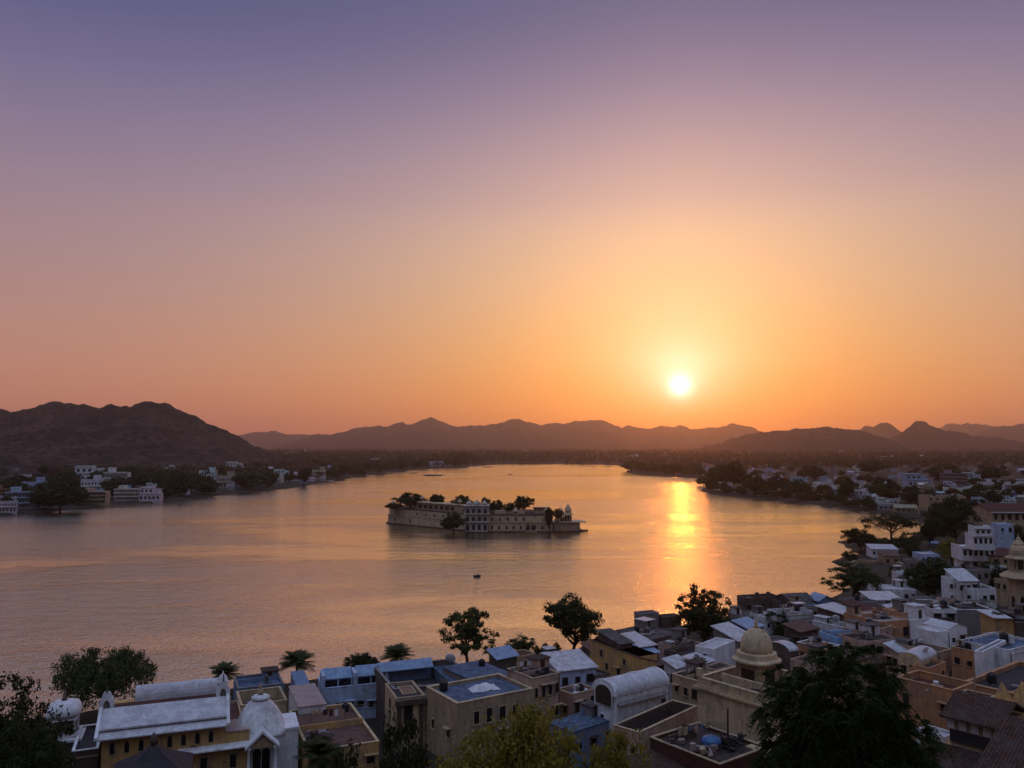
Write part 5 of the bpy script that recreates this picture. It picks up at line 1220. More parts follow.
# tanks and dishes
for key, u, v, s, col, sh in (('rough', .8, .7, 1, 'black', 'weathered pinkish house'), ('tan', .15, .8, 1.1, 'black', 'tan house with tall dark openings'), ('m4', .7, .5, 1.2, 'black', 'long white walled shore house'),
                              ('m12', .75, .7, 1.1, 'black', 'rose coloured upper house'), ('n2', .75, .6, 1.1, 'black', 'bright white windowless house'), ('n3', .8, .6, 1.2, 'black', 'white house with two square windows'),
                              ('n4', .3, .6, 1.2, 'black', 'wide black roofed house'), ('n7', .3, .5, 1.0, 'black', 'pink plastered yard house'), ('n8', .4, .5, 1.1, 'black', 'weathered orange brick house'),
                              ('r2', .25, .8, 1.1, 'black', 'big black roofed house'), ('tanlow', .5, .5, 1.0, 'black', 'tan low walled house'), ('o7', .3, .5, 1.6, 'black', 'tan block of flats'),
                              ('o9', .6, .5, 1.2, 'black', 'long low white walled house'), ('m9', .7, .6, 1.0, 'black', 'pink terrace house'), ('pinkB', .5, .5, 1.0, 'black', 'pinkish low plank roofed house'),
                              ('bluegrey', .8, .7, 1.0, 'black', 'pale blue grey slab house'), ('o10', .5, .6, 1.2, 'black', 'pale grey house'), ('n9b', .6, .5, 1.2, 'black', 'white house at the right edge'),
                              ('p7', .5, .6, 1.1, 'black', 'grey slab house by the shore'), ('slabA', .3, .6, 1.0, 'black', 'wide dark brown slab house'), ('corr', .85, .85, .9, 'black', 'rust brown ribbed terrace roof'),
                              ('n10b', .4, .5, 1.2, 'black', 'dark brown house with pale slab')):
    tank(hs[key], u, v, s, col, sh)
dish(hs['bluegrey'], .12, .92, 'big white satellite dish at the shore end of the blue grey slab roof', 1.7, R(170))
dish(hs['n6'], .5, .1, 'white satellite dish by the pale blue barrel vault', 1.2, R(200))
dish(hs['m8'], .6, .5, 'white satellite dish on the low white yard house', 1.6, R(160))
dish(hs['n7'], .75, .6, 'white satellite dish on the pink plastered yard house', 1.3, R(190))

# lean-tos, stair rooms and low houses filling the gaps of the old town
FILL = [
    ('shed', 'rusty ribbed lean to between the ochre house and the barrel vaulted house', (648, 668), 40, 8.5, M_DARKW, M_CORRR, 672, 632, 'shed'),
    ('shed', 'white tin lean to beside the tan low walled house', (676, 668), 40, 9.0, M_WHITE, M_CORR, 690, 664, 'shed'),
    ('low_house', 'brown slab house under the wide pale tin roof', (724, 655), 38, 8.6, M_TAN, M_RBROWN, 742, 708, 'flat'),
    ('low_house', 'grey slab house left of the silvery vaulted shed', (776, 642), 38, 9.0, M_GREY, M_RGREY, 790, 762, 'flat'),
    ('shed', 'dark ribbed shed below the long white walled shore house', (800, 632), 34, 8.2, M_DARKW, M_CORRR, 818, 784, 'shed'),
    ('low_house', 'pale flat house right of the low white yard house', (868, 626), 30, 8.8, M_WHITE, M_RGREY, 884, 852, 'flat'),
    ('shed', 'grey tin shed behind the rose coloured upper house', (896, 612), 28, 9.0, M_DARKW, M_CORR, 910, 884, 'shed'),
    ('low_house', 'dark slab house left of the weathered orange brick house', (958, 640), 30, 11.2, M_TAN, M_RDARK, 974, 944, 'flat'),
    ('low_house', 'brown slab house behind the narrow white parapet house', (994, 636), 20, 11.6, M_PINK, M_RBROWN, 1012, 982, 'flat'),
    ('low_house', 'low terracotta house behind the sunken dark red roof', (930, 668), 38, 12.4, M_ORANGE, M_RBROWN, 946, 912, 'flat'),
    ('shed', 'small white tin shed on the right of the pink doorway house', (898, 652), 36, 10.6, M_PINK, M_CORR, 912, 886, 'shed'),
    ('low_house', 'low brown house below the pink terrace by the dome', (812, 664), 38, 10.4, M_PINK, M_RBROWN, 836, 790, 'flat'),
    ('shed', 'rusty shed roof above the feathery tree next to the pink doorway house', (850, 662), 38, 10.0, M_TAN, M_CORRR, 872, 832, 'shed'),
    ('low_house', 'pale slab house on the shore right of the dark gabled house', (834, 612), 20, 7.0, M_WHITE, M_RWHITE, 846, 826, 'flat'),
    ('shed', 'slate shed in front of the flat grey cluttered house', (906, 612), 16, 9.0, M_DARKW, M_RGREY, 922, 898, 'shed'),
    ('low_house', 'dusty pink house between the dark rounded tree and the white walled house', (942, 600), -6, 9.4, M_PINK, M_RGREY, 962, 936, 'flat'),
    ('low_house', 'pale house with dark front under the tall dark tree by the cove', (908, 560), -8, 6.0, M_GREY, M_RWHITE, 922, 903, 'flat'),
    ('shed', 'brown shed on the cove bank below the spreading tree', (884, 556), -8, 4.8, M_TAN, M_CORRR, 900, 878, 'shed'),
    ('low_house', 'pale house right of the white stepped house foot', (990, 566), -8, 9.6, M_WHITE, M_RGREY, 1006, 984, 'flat'),
    ('low_house', 'grey brown house between the cupola tower and the stepped house', (1000, 580), -8, 9.4, M_TAN, M_RGREY, 1018, 994, 'flat'),
    ('low_house', 'dark brown low house at the right edge below the cupola tower', (1004, 612), 4, 11.0, M_DARKW, M_RBROWN, 1040, 996, 'flat'),
    ('low_house', 'grey slab house left of the sloping white roof sheet shed', (806, 622), 30, 7.6, M_GREY, M_RGREY, 822, 794, 'flat'),
    ('low_house', 'slate roofed dark house behind the arcaded pink house', (596, 676), 36, 8.8, M_DARKW, M_RGREY, 610, 584, 'flat'),
    ('low_house', 'low brown house between the white angular house and the cream block corner', (716, 670), 40, 9.6, M_PINK, M_RBROWN, 734, 702, 'flat'),
    ('low_house', 'small grey house on the shore left of the bare topped tree', (668, 634), 36, 7.0, M_GREY, M_RBROWN, 684, 656, 'flat'),
    ('shed', 'brown tin shed right behind the round dark shore tree', (592, 652), 30, 6.6, M_DARKW, M_CORRR, 604, 582, 'shed'),
    ('low_house', 'low grey house along the shore under the round dark tree', (552, 660), 28, 6.4, M_GREY, M_RGREY, 572, 540, 'flat'),
]
for nm, lab, B, rot, zr, wl_, rf, xc, xa, kd in FILL:
    k = 'fill' + str(len(hs))
    hs[k] = house(nm, lab, B, rot, zr, 1.5, wl_, rf, xc=xc, xa=xa, par=random.choice([.15, .3, .5]), kind=kd, rise=.8,
                  win=[('f', 2, 1.7, .8, 1.1), ('l', 2, 1.7, .8, 1.1)], cat='shed' if nm == 'shed' else 'house')
for key, lab in (('m1', 'loose boards inside the dark roofless block at the water'), ('m4', 'boxes and sheets on the long white walled shore house roof'), ('m11', 'dark bundles on the roof of the pink doorway house'),
                 ('n1', 'stacked boards on the roof of the dark open fronted house'), ('n3', 'grey boxes on the roof of the two window white house'), ('n4', 'scrap heap on the wide black flat roof with white edge'),
                 ('n7', 'rubble heap in the pink plastered yard'), ('n8', 'broken planks on the weathered orange brick house'), ('n10', 'boxes on the white slab roof of the ochre house'),
                 ('tanlow', 'white scraps and boxes on the tan low walled house roof'), ('vlow', 'folded sheets on the low white lean to'), ('pinkB', 'planks on the pinkish low house roof'),
                 ('slabA', 'rubbish strewn on the wide dark brown slab roof'), ('court', 'old timber lying in the dark walled court'), ('frontcourt', 'heap of timber in the deep dark walled terrace'),
                 ('darkcourt', 'stored goods in the deep blue lined court'), ('corr', 'dark covered bundle at the back of the rust brown terrace'), ('r2', 'boxes on the big blue black flat roof'),
                 ('m9', 'white sheets lying on the pink terrace'), ('o9', 'boxes on the long low white walled house roof'), ('bluelong', 'low boxes on the pale blue veranda house roof'), ('cream', 'rubble in the corner of the cream block terrace')):
    clutter(hs[key], random.uniform(.25, .5), random.uniform(.3, .6), lab, 8, min(1.3, hs[key]['w'] * .22, hs[key]['d'] * .25) + .3, [random.choice([M_WHITE, M_RPINK, M_WOOD]), M_GREY, M_DARKW])

for key, lab in (('rough', 'washing line with pale cloths on the weathered pinkish rooftop'), ('tanlow', 'washing line on the tan low walled house roof'), ('n3', 'washing line on the roof of the two window white house'), ('m4', 'washing line on the long white walled shore house'),
                 ('n7', 'washing line across the pink plastered yard'), ('m9', 'washing line on the pink terrace roof'), ('corr', 'washing line on the rust brown ribbed terrace'), ('n8', 'washing line on the weathered orange brick house'), ('tankroof', 'washing line behind the big blue water tank')):
    washing(hs[key], .5, random.uniform(.55, .75), lab)

# ================================================================ trees of the near bank
def tree_at(name, label, meshes, px, Y, top, wpx, mh, mw, rz=0.0, z=None):
    p = Pd(px, 600, Y); z = gz(p.x, p.y) if z is None else z
    s = size_at((p.x, p.y, 12)); zt = Pd(px, top, Y).z; mw, mh = dim_of(meshes)
    return plant_tree(name, label, meshes, (p.x, p.y, z), (wpx / s / mw, wpx / s / mw, (zt - z) / mh), rz)
FT = {}
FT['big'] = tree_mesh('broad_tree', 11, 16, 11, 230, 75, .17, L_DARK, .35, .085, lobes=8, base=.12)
FT['yel'] = tree_mesh('golden_tree', 12, 12, 13, 230, 75, .15, L_YEL, .3, .075, lobes=9, base=.2)
FT['shrub'] = tree_mesh('dense_shrub', 13, 6, 6, 110, 70, .13, L_DARK, .2, .10, lobes=6, base=.02)
FT['round'] = tree_mesh('round_tree', 14, 9, 9, 170, 85, .18, L_DARK, .2, .085, lobes=7, base=.10)
FT['loose'] = tree_mesh('loose_tree', 15, 9, 8, 105, 62, .18, L_MID, .2, .075, lobes=8, base=.05)
FT['sparse'] = tree_mesh('bare_topped_tree', 19, 10, 9, 90, 55, .16, L_DARK, .4, .06, lobes=8, base=.25)
FT['willow'] = tree_mesh('willow_tree', 16, 10, 13, 170, 110, .16, L_MID, .3, .062, droop=.9, lobes=9, base=.25)
FT['feather'] = feathery_mesh(17, 22, 16, 1000, L_FEATHER)
FT['palm1'] = palm_mesh(1, 3.0, 2.4, 36); FT['palm2'] = palm_mesh(2, 3.4, 2.8, 44)
FT['flat'] = tree_mesh('spreading_tree', 18, 10, 15, 90, 50, .24, L_DARK, .4, .08, lobes=8, base=.42)
FT['dome'] = tree_mesh('dome_tree', 20, 9, 12, 110, 60, .26, L_DARK, .25, .09, lobes=5, base=.12)

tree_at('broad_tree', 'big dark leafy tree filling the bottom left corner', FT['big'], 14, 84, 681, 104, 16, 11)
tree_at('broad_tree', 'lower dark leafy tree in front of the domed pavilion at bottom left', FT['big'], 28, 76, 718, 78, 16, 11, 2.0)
tree_px('willow_tree', 'drooping willow like tree on the shore behind the domed pavilion', FT['willow'], 101, 652, 719, 88, 1.2, 10, 12.4, 0.4)
def palm(label, m, px, topc, basey, s, zb=1.2):
    p = P(px, basey, zb); plant_tree('palm_tree', label, m, p, s, random.uniform(0, 6))
palm('bushy fan palm on the shore right of the ochre mansion turret', FT['palm1'], 224, 0, 698, 1.3)
palm('wide dark palm behind the narrow blue stair house', FT['palm2'], 296, 0, 691, 1.35)
palm('pale tipped palm above the dark blue courtyard', FT['palm1'], 397, 0, 681, 1.45)
palm('dark palm in front of the rust brown terrace roof', FT['palm2'], 318, 0, 790, 1.15, 4.0)
tree_px('shore_shrub', 'round leafy shrub behind the pale blue veranda house', FT['round'], 361, 654, 684, 31, 1.2, 9, 9)
tree_px('loose_tree', 'tall ragged tree with gaps standing above the blue grey roofs', FT['loose'], 468, 608, 670, 48, 1.5, 9, 8.3, 0.6)
tree_px('shore_shrub', 'low green shrub at the water behind the weathered pinkish house', FT['shrub'], 521, 636, 655, 28, 1.2, 6, 6)
tree_px('round_tree', 'round dark tree on the shore left of the tall ochre house', FT['round'], 573, 597, 656, 54, 1.2, 9, 9, 1.0)
tree_px('dome_tree', 'dense dark lower tree in front of the sun track', FT['dome'], 706, 606, 652, 54, 1.4, 9, 12, 1.0)
tree_px('bare_topped_tree', 'sparse topped tree rising out of the dense dark one by the sun track', FT['sparse'], 704, 586, 650, 48, 1.4, 10, 9, 2.2)
tree_px('shore_shrub', 'yellowish bush between the long white wall and the cream dome', FT['shrub'], 780, 611, 640, 34, 2, 6, 6)
tree_px('leafy_tree', 'leafy spreading tree at the water edge above the sky blue gable', FT['loose'], 853, 564, 603, 46, None, 9, 8.3, 3.0)
tree_px('dome_tree', 'dark dome shaped tree on the spit of the cove', FT['dome'], 861, 529, 553, 32, None, 9, 12, 0.5)
tree_px('spreading_tree', 'wide spreading dark tree with open trunk on the cove bank', FT['flat'], 892, 513, 546, 48, None, 10, 15, 0.8)
tree_px('round_tree', 'small dark tree right of the wide spreading tree on the cove bank', FT['round'], 929, 522, 548, 14, None, 9, 9, 0.8)
tree_px('dome_tree', 'large dark rounded tree between the cove and the tilted white roof', FT['dome'], 930, 559, 607, 46, 2, 9, 12, 2.2)
tree_px('golden_tree', 'bright yellow green tree below the white stepped house', FT['yel'], 953, 540, 570, 28, 2, 12, 13, 2.2)
tree_px('dome_tree', 'tall dark tree behind the white stepped house', FT['dome'], 955, 498, 550, 38, 2, 9, 12, 4.2)
tree_px('dome_tree', 'dark tree at the right edge below the tall plain pale house', FT['dome'], 1014, 524, 556, 34, 2, 9, 12, 5.2)
tree_px('round_tree', 'dark bush like tree right of the tilted white roof', FT['round'], 994, 563, 592, 28, 2, 9, 9, 5.2)
tree_px('broad_tree', 'dark green tree left of the ochre slab roofed house', FT['shrub'], 985, 606, 645, 26, 2, 6, 6, 5.2)
tree_px('cypress_tree', 'small dark cypress standing by the cove wall', FT['shrub'], 893, 567, 579, 8, 1.5, 6, 6, 1.2)
tree_px('round_tree', 'dark tree beside the blue tin shed at the ochre house corner', FT['round'], 657, 637, 668, 26, 2, 9, 9, 1.5)
tree_px('round_tree', 'dull green tree behind the barrel vaulted house', FT['round'], 664, 656, 690, 24, 2, 9, 9, 2.5)
tree_at('feathery_tree', 'huge dark feathery tree in front of the domed cream block', FT['feather'], 846, 70, 648, 160, 22, 16.5, 0.7)
tree_at('golden_tree', 'large yellow green tree at the bottom edge left of centre', FT['yel'], 505, 70, 706, 152, 12, 13, 0.3)
tree_at('golden_tree', 'smaller yellow green tree to the right of the large one at bottom', FT['yel'], 606, 68, 736, 84, 12, 13, 1.3)
tree_at('dense_shrub', 'black green dense shrub below the dark doorway block', FT['shrub'], 398, 82, 722, 62, 6, 6, 0.3)
tree_at('dense_shrub', 'low dark shrub between palm and dense shrub at the bottom edge', FT['shrub'], 352, 78, 752, 60, 6, 6, 2.3)
for k, (px, y, wd) in enumerate(((545, 650, 12), (556, 649, 11), (537, 652, 9), (600, 640, 10))):
    tree_px('shore_shrub', ['small shrub on the shore left of the round dark tree', 'small shrub touching the trunk of the round dark tree', 'tiny shrub right of the low green waterside shrub', 'small shrub between the round dark tree and the ochre house'][k], FT['shrub'], px, y - 6, y + 6, wd, 1.2, 6, 6)
for lab, k, px, top, by, w_ in (('dark shrub on the cove spit below the dome shaped tree', 'shrub', 850, 551, 562, 16), ('dark scrub at the foot of the wide spreading tree', 'shrub', 880, 538, 551, 26), ('dark scrub right of the spreading tree trunk', 'shrub', 908, 532, 552, 30),
                                ('leafy tree between the cove wall and the leafy shore tree', 'round', 872, 574, 594, 22), ('dark shrub left of the pale blue shuttered house', 'shrub', 914, 544, 562, 18), ('small dark tree in front of the long white cove house', 'round', 905, 576, 596, 16),
                                ('dark tree right of the long low white walled house', 'dome', 1002, 578, 604, 22), ('dark tree squeezed between white houses above the pink yard', 'round', 966, 632, 652, 14), ('dark shrub beside the narrow tall white block', 'shrub', 962, 640, 656, 16),
                                ('dark tree behind the barrel vaulted cream house', 'round', 916, 634, 656, 14), ('shrub in the yard of the low white yard house', 'shrub', 834, 620, 636, 14), ('dark small tree left of the silvery vaulted shed', 'round', 706, 640, 662, 14),
                                ('dull tree behind the tall plain pale house', 'dome', 986, 540, 560, 18)):
    tree_px('small_tree' if k != 'shrub' else 'shore_shrub', lab, FT[k], px, top, by, w_, 2)

# ================================================================ the island palace
def island():
    A0, A1, B0, B1, E0, E1 = P(388, 523.2), P(466, 531), P(488.5, 532), P(553, 532), P(554, 532.2), P(580, 531.6)
    c0 = (A1 + B0) / 2
    t = thing('island_palace', 'tan palace on an island in the lake with white arcaded tower at its middle', 'palace', (c0.x, c0.y, 0), 0)
    def L(p): return (p.x - c0.x, p.y - c0.y)
    a0, a1, b0, b1, e0, e1 = map(L, (A0, A1, B0, B1, E0, E1))
    back = 34
    base = [(a0[0] - 1, a0[1] - 1), (a1[0], a1[1] - 1.2), (b0[0], b0[1] - 1.2), (e1[0] + 1.5, e1[1] - 1), (e1[0] + 1, e1[1] + 16), (b1[0], b1[1] + back), (a0[0] + 8, a0[1] + back * .8), (a0[0] - 1, a0[1] + 12)]
    m = MB(); m.prism(base, -2, .55); m.build('plinth', M_DARKW, t)
    poly = [a0, a1, b0, b1, (b1[0] - 1, b1[1] + back - 4), (a0[0] + 9, a0[1] + back * .8 - 3), (a0[0], a0[1] + 10)]
    m = MB(); m.prism(poly, .4, 4.6); m.build('lower_wall', M_PALACE, t)
    ctr = (sum(p[0] for p in poly) / len(poly), sum(p[1] for p in poly) / len(poly))
    sc = lambda k: [(ctr[0] + (x - ctr[0]) * k, ctr[1] + (y - ctr[1]) * k) for x, y in poly]
    m = MB(); m.prism(sc(1.008), 4.602, 4.95); m.build('string_course', M_TAN, t)
    up = sc(.985)
    m = MB(); m.prism(up, 4.94, 8.6); m.build('upper_wall', M_PALACE, t)
    m = MB(); m.prism(sc(.992), 8.602, 8.85); m.build('roof_edge', M_RBROWN, t)
    def row(p, q, n, z, w, h, off=.05, skip=()):
        d = Vector((q[0] - p[0], q[1] - p[1], 0)); ln = d.length; d.normalize(); nn = Vector((d.y, -d.x, 0))
        for k in range(n):
            if k in skip: continue
            u = ln * (k + .5) / n; c = Vector((p[0], p[1], 0)) + d * u + nn * off
            m = MB(); m.M = Matrix.Translation(c) @ Matrix.Rotation(math.atan2(d.y, d.x), 4, 'Z')
            m.extrude([(-w / 2, z), (w / 2, z), (w / 2, z + h * .8), (0, z + h), (-w / 2, z + h * .8)], 'y', -.15, .15); m.build('window', M_GLASS, t)
    row(a0, a1, 5, 1.6, 1.0, 2.0, skip=(2, 4)); row(up[0], up[1], 9, 6.0, .9, 1.5, skip=(0, 1, 2, 8))
    row(b0, b1, 9, 1.4, .9, 2.0); row((b0[0] + 19, b0[1]), (b0[0] + 24.5, b0[1]), 2, .9, 1.9, 3.0, .12)
    row(up[2], up[3], 8, 5.7, .9, 1.9, skip=(5, 6))
    # arcaded roof pavilion, left
    f0 = Vector((a0[0] + (a1[0] - a0[0]) * .36, a0[1] + (a1[1] - a0[1]) * .36 + 6)); f1 = Vector((a1[0] - 1, a1[1] + 6))
    ang = math.atan2(f1.y - f0.y, f1.x - f0.x); ln = (f1 - f0).length
    mm = Matrix.Translation((f0.x, f0.y, 0)) @ Matrix.Rotation(ang, 4, 'Z')
    m = MB(); m.M = mm; m.box(0, ln, 0, 8, 8.7, 12.6); m.box(ln * .86, ln, -2, 7.9, 8.7, 11.4); o = m.build('roof_pavilion', M_TAN, t)
    m = MB(); m.M = mm; m.box(-.5, ln + .5, -.5, 8.5, 12.602, 12.95); m.build('eave', M_PALACE, o)
    for k in range(7):
        m = MB(); m.M = mm; u = ln * (.06 + .11 * k); m.box(u, u + ln * .075, -.06, .1, 9.6, 11.6); m.build('opening', M_GLASS, o)
    # white tower with three tiers of arches and small domes
    w0, w1 = b0[0] - 12.2, b0[0] - .2; y0 = min(a1[1], b0[1]) - 2.4
    m = MB(); m.box(w0, w1, y0, y0 + 10, .3, 13.4); tw = m.build('white_tower', plaster('ivory_wash', (.58, .51, .42), .5), t)
    for z in (5.0, 9.2, 13.4):
        m = MB(); m.box(w0 - .6, w1 + .6, y0 - .7, y0 + 10.5, z + .002, z + .3); m.build('ledge', MATS['ivory_wash'], tw)
    for z, h in ((1.2, 3.0), (5.9, 2.3), (9.9, 2.3)):
        for k in range(4):
            u = w0 + 12 * (k + .5) / 4; m = MB()
            m.extrude([(u - .85, z), (u + .85, z), (u + .85, z + h * .75), (u, z + h), (u - .85, z + h * .75)], 'y', y0 - .08, y0 + .1); m.build('arch', M_GLASS, tw)
    for x, rr in ((w0 + 2, 1.5), ((w0 + w1) / 2, 2.1), (w1 - 2, 1.5)):
        m = MB(); m.lathe([(rr, 13.7), (rr * 1.08, 14.3), (rr * .85, 15.0 + rr * .15), (rr * .4, 15.3 + rr * .3), (.08, 15.5 + rr * .5), (.03, 16.2 + rr * .5)], x, y0 + 4, 14); m.build('dome', MATS['ivory_wash'], tw, True)
    # end terrace and its spired pavilion
    m = MB(); m.prism([e0, e1, (e1[0] - .5, e1[1] + 12), (e0[0], e0[1] + 12)], .4, 4.7); et = m.build('end_terrace', M_TAN, t)
    m = MB(); m.prism([(e0[0] - .3, e0[1] - .3), (e1[0] + 3.4, e1[1] - .3), (e1[0] + 3.4, e1[1] + 3), (e1[0], e1[1] + 12.2), (e0[0] - .3, e0[1] + 12.2)], 4.702, 5.1); m.build('deck', M_PALACE, et)
    m = MB(); m.box(e1[0], e1[0] + 4.2, e1[1] - .5, e1[1] + 2.2, .2, .8); m.build('jetty', M_DARKW, et)
    for (u, dy, s) in ((.30, 5, .85), (.56, 5, 1.0), (.14, 4, .65)):
        x = e0[0] + (e1[0] - e0[0]) * u; y = e0[1] + dy
        m = MB(); m.lathe([(2.0 * s, 5.1), (2.0 * s, 7.4 * s + 1), (2.9 * s, 7.5 * s + 1), (2.5 * s, 8.2 * s + 1), (1.7 * s, 8.4 * s + 1), (1.7 * s, 9.8 * s + 1), (2.2 * s, 9.9 * s + 1), (1.4 * s, 11.2 * s + 1), (.5 * s, 12.4 * s + 1), (.05, 13.8 * s + 1)], x, y, 8)
        o = m.build('spired_pavilion', M_PALACE, t)
        for k in range(3):
            a = -math.pi / 2 + (k - 1) * math.pi / 4; m = MB(); m.M = Matrix.Translation((x, y, 0)) @ Matrix.Rotation(a, 4, 'Z'); m.box(1.84 * s, 2.02 * s, -.5 * s, .5 * s, 5.4, 7.0 * s + .9); m.build('opening', M_GLASS, o)
    m = MB(); x = b0[0] + 24; m.box(x, x + 8, b0[1] + 8, b0[1] + 16, 8.7, 11.2); o = m.build('roof_room', M_TAN, t)
    m = MB(); m.box(x - .4, x + 8.4, b0[1] + 7.6, b0[1] + 16.4, 11.202, 11.6); m.build('slab', M_RBROWN, o)
    m = MB(); m.box(b0[0] + 3, b0[0] + 19, b0[1] + 7, b0[1] + 14, 8.7, 10.4); m.build('terrace_room', M_PALACE, t)
    for x, y, z, k in ((a0[0] + 2.5, a0[1] + 3, 8.8, 1.0), (a0[0] + 22, a0[1] - .5, 8.8, .8), (b0[0] + 14, b0[1] + 2, 8.8, .9), (b1[0] - 3, b1[1] + 3, 8.8, 1.0), (f1.x - 3, f1.y + 3, 12.9, .8), (f0.x + 3, f0.y + 4, 12.9, .8)):
        m = MB(); m.lathe([(1.5 * k, z), (1.5 * k, z + .4), (1.1 * k, z + .5), (1.1 * k, z + 2.0 * k), (1.9 * k, z + 2.1 * k), (1.3 * k, z + 2.4 * k), (1.2 * k, z + 3.0 * k), (.8 * k, z + 3.6 * k), (.1, z + 4.0 * k), (.03, z + 4.8 * k)], x, y, 8); o = m.build('roof_kiosk', M_PALACE, t)
        for q in range(3):
            m = MB(); m.M = Matrix.Translation((x, y, 0)) @ Matrix.Rotation((q - 1) * math.pi / 4 - math.pi / 2, 4, 'Z'); m.box(.98 * k, 1.12 * k, -.3 * k, .3 * k, z + .6, z + 1.9 * k); m.build('opening', M_GLASS, o)
    m = MB(); m.box(b0[0] + 19, b0[0] + 25, b0[1] - 2.6, b0[1] - 1.0, -1, .9); m.build('jetty', M_TAN, t)
    return t
island()
IS = [('wide dark tree at the left end of the island palace', 410, 493, 513, 30, 'domeT', 8.6, 466, 0), ('low dark tree at the far left corner of the island palace', 394, 503, 513, 16, 'domeT', 8.5, 462, 0),
      ('small round tree behind the arcaded roof pavilion of the palace', 437, 494.5, 508, 14, 'roundT', 8.5, 458, 0), ('flat topped tree just left of the white palace tower', 462, 495.5, 510, 20, 'domeT', 8.5, 446, 0),
      ('dark waterside tree in front of the palace left of its white tower', 453.5, 513, 529, 22, 'domeT', .3, 417, 0), ('small tree just right of the white palace tower', 485, 498, 512, 10, 'roundT', 8.5, 440, 0),
      ('rounded tree on the palace roof garden right of the white tower', 497, 500.5, 514, 17, 'domeT', 8.5, 436, 0), ('low bush like tree left of the tallest palace tree', 512, 503, 515, 16, 'domeT', 8.5, 432, 0),
      ('tallest dark tree above the right wing of the palace', 523, 496.5, 514, 18, 'roundT', 8.5, 434, 0), ('dark narrow tree in the gap before the palace end terrace', 549, 508, 531, 9, 'roundT', .4, 417, 0),
      ('pale leafy tree around the spired pavilions of the palace', 558, 509, 523, 10, 'dryT', 5, 420, 0)]
FT['domeT'] = tree_mesh('far_dome', 31, 9, 12, 120, 34, .42, L_DARK, .25, .10, lobes=5, base=.08)
FT['roundT'] = tree_mesh('far_round', 32, 10, 8, 120, 34, .40, L_DARK, .25, .11, lobes=5, base=.1)
FT['dryT'] = tree_mesh('far_dry', 33, 10, 8, 120, 34, .40, L_DRY, .3, .10, lobes=5, base=.15)
FT['midT'] = tree_mesh('far_mid', 34, 9, 10, 120, 34, .42, L_MID, .25, .11, lobes=6, base=.08)
MH = {'domeT': (9, 12), 'roundT': (10, 8), 'dryT': (10, 8), 'midT': (9, 10)}
for lab, px, top, by, wpx, k, z, Y, _ in IS:
    p = Pd(px, by, Y); s = size_at(p); zt = Pd(px, top, Y).z
    plant_tree('island_tree', lab, FT[k], (p.x, Y, z), (wpx / s / dim_of(FT[k])[0],) * 2 + ((zt - z) / dim_of(FT[k])[1],), random.uniform(0, 6))

# ================================================================ boats
def boat(px, py, label, L=6.0, rz=.2, roof=False):
    p = P(px, py, 0)
    t = thing('rowing_boat', label, 'boat', p, rz)
    vs, fs = [], []; n = 9
    for i in range(n):
        u = i / (n - 1) * 2 - 1; wd = .75 * (1 - abs(u) ** 2.4) + .04; sh = .25 * u * u
        vs += [(u * L / 2, -wd, .55 + sh), (u * L / 2 * .92, -wd * .6, -.12), (u * L / 2 * .92, wd * .6, -.12), (u * L / 2, wd, .55 + sh)]
    for i in range(n - 1):
        for k in range(3): fs.append((i * 4 + k, i * 4 + k + 1, (i + 1) * 4 + k + 1, (i + 1) * 4 + k))
    m = MB(); m.add(vs, fs); m.build('hull', M_DARKW, t)
    m = MB(); m.box(-L * .4, L * .4, -.5, .5, -.05, .08)
    for u in (-.22, .05, .28): m.box(u * L - .15, u * L + .15, -.66, .66, .32, .38)
    m.build('thwart', M_WOOD, t)
    if roof:
        m = MB(); m.extrude([(-.9, 1.75), (0, 2.05), (.9, 1.75), (.9, 1.82), (0, 2.13), (-.9, 1.82)], 'x', -L * .3, L * .3); m.build('canopy', M_RWHITE, t)
        for x in (-L * .27, L * .27):
            for y in (-.68, .68):
                m = MB(); m.tube([(x, y, .3), (x, y, 1.85)], .04); m.build('post', M_WOOD, t)
    return t
def rower(b, x, label, fwd=1):
    o = thing('person', label, 'person', (0, 0, 0))
    m = bpy.data.meshes.new('person'); vs = [(0, 0, .42), (0, 0, .72), (.05, 0, 1.02), (.08, 0, 1.16), (.10, 0, 1.30), (.02, -.22, .98), (.30, -.30, .80), (.52, -.25, .86), (.02, .22, .98), (.30, .30, .80), (.52, .25, .86), (.12, -.12, .40), (.52, -.14, .48), (.60, -.14, .14), (.12, .12, .40), (.52, .14, .48), (.60, .14, .14)]
    ed = [(0, 1), (1, 2), (2, 3), (3, 4), (2, 5), (5, 6), (6, 7), (2, 8), (8, 9), (9, 10), (0, 11), (11, 12), (12, 13), (0, 14), (14, 15), (15, 16)]
    m.from_pydata([(x_ * fwd, y, z) for x_, y, z in vs], ed, []); m.materials.append(flat('dark_clothes', (.03, .03, .04), .9))
    bpy.data.objects.remove(o)
    o = link('person', m); tag(o, label, 'person')
    o.matrix_world = Matrix.Translation(b.location) @ Matrix.Rotation(b.rotation_euler.z, 4, 'Z') @ Matrix.Translation((x, 0, -.04))
    sk = o.modifiers.new('skin', 'SKIN'); rad = [.15, .16, .15, .055, .10, .06, .045, .04, .06, .045, .04, .09, .07, .05, .09, .07, .05]
    for i, v in enumerate(m.skin_vertices[0].data): v.radius = (rad[i],) * 2; v.use_root = (i == 0)
    o.modifiers.new('sub', 'SUBSURF').levels = 1; o.modifiers['sub'].render_levels = 1
b = boat(477, 577, 'small dark rowing boat out on the open lake below the palace', 2.6, .15)
rower(b, .1, 'person in dark clothes seated in the small rowing boat')
boat(331, 482.4, 'dark covered boat moored off the left bank', 11, .3, True)
boat(388, 473.6, 'dark boat off the tree covered point beyond the left bank', 12, .1, True)
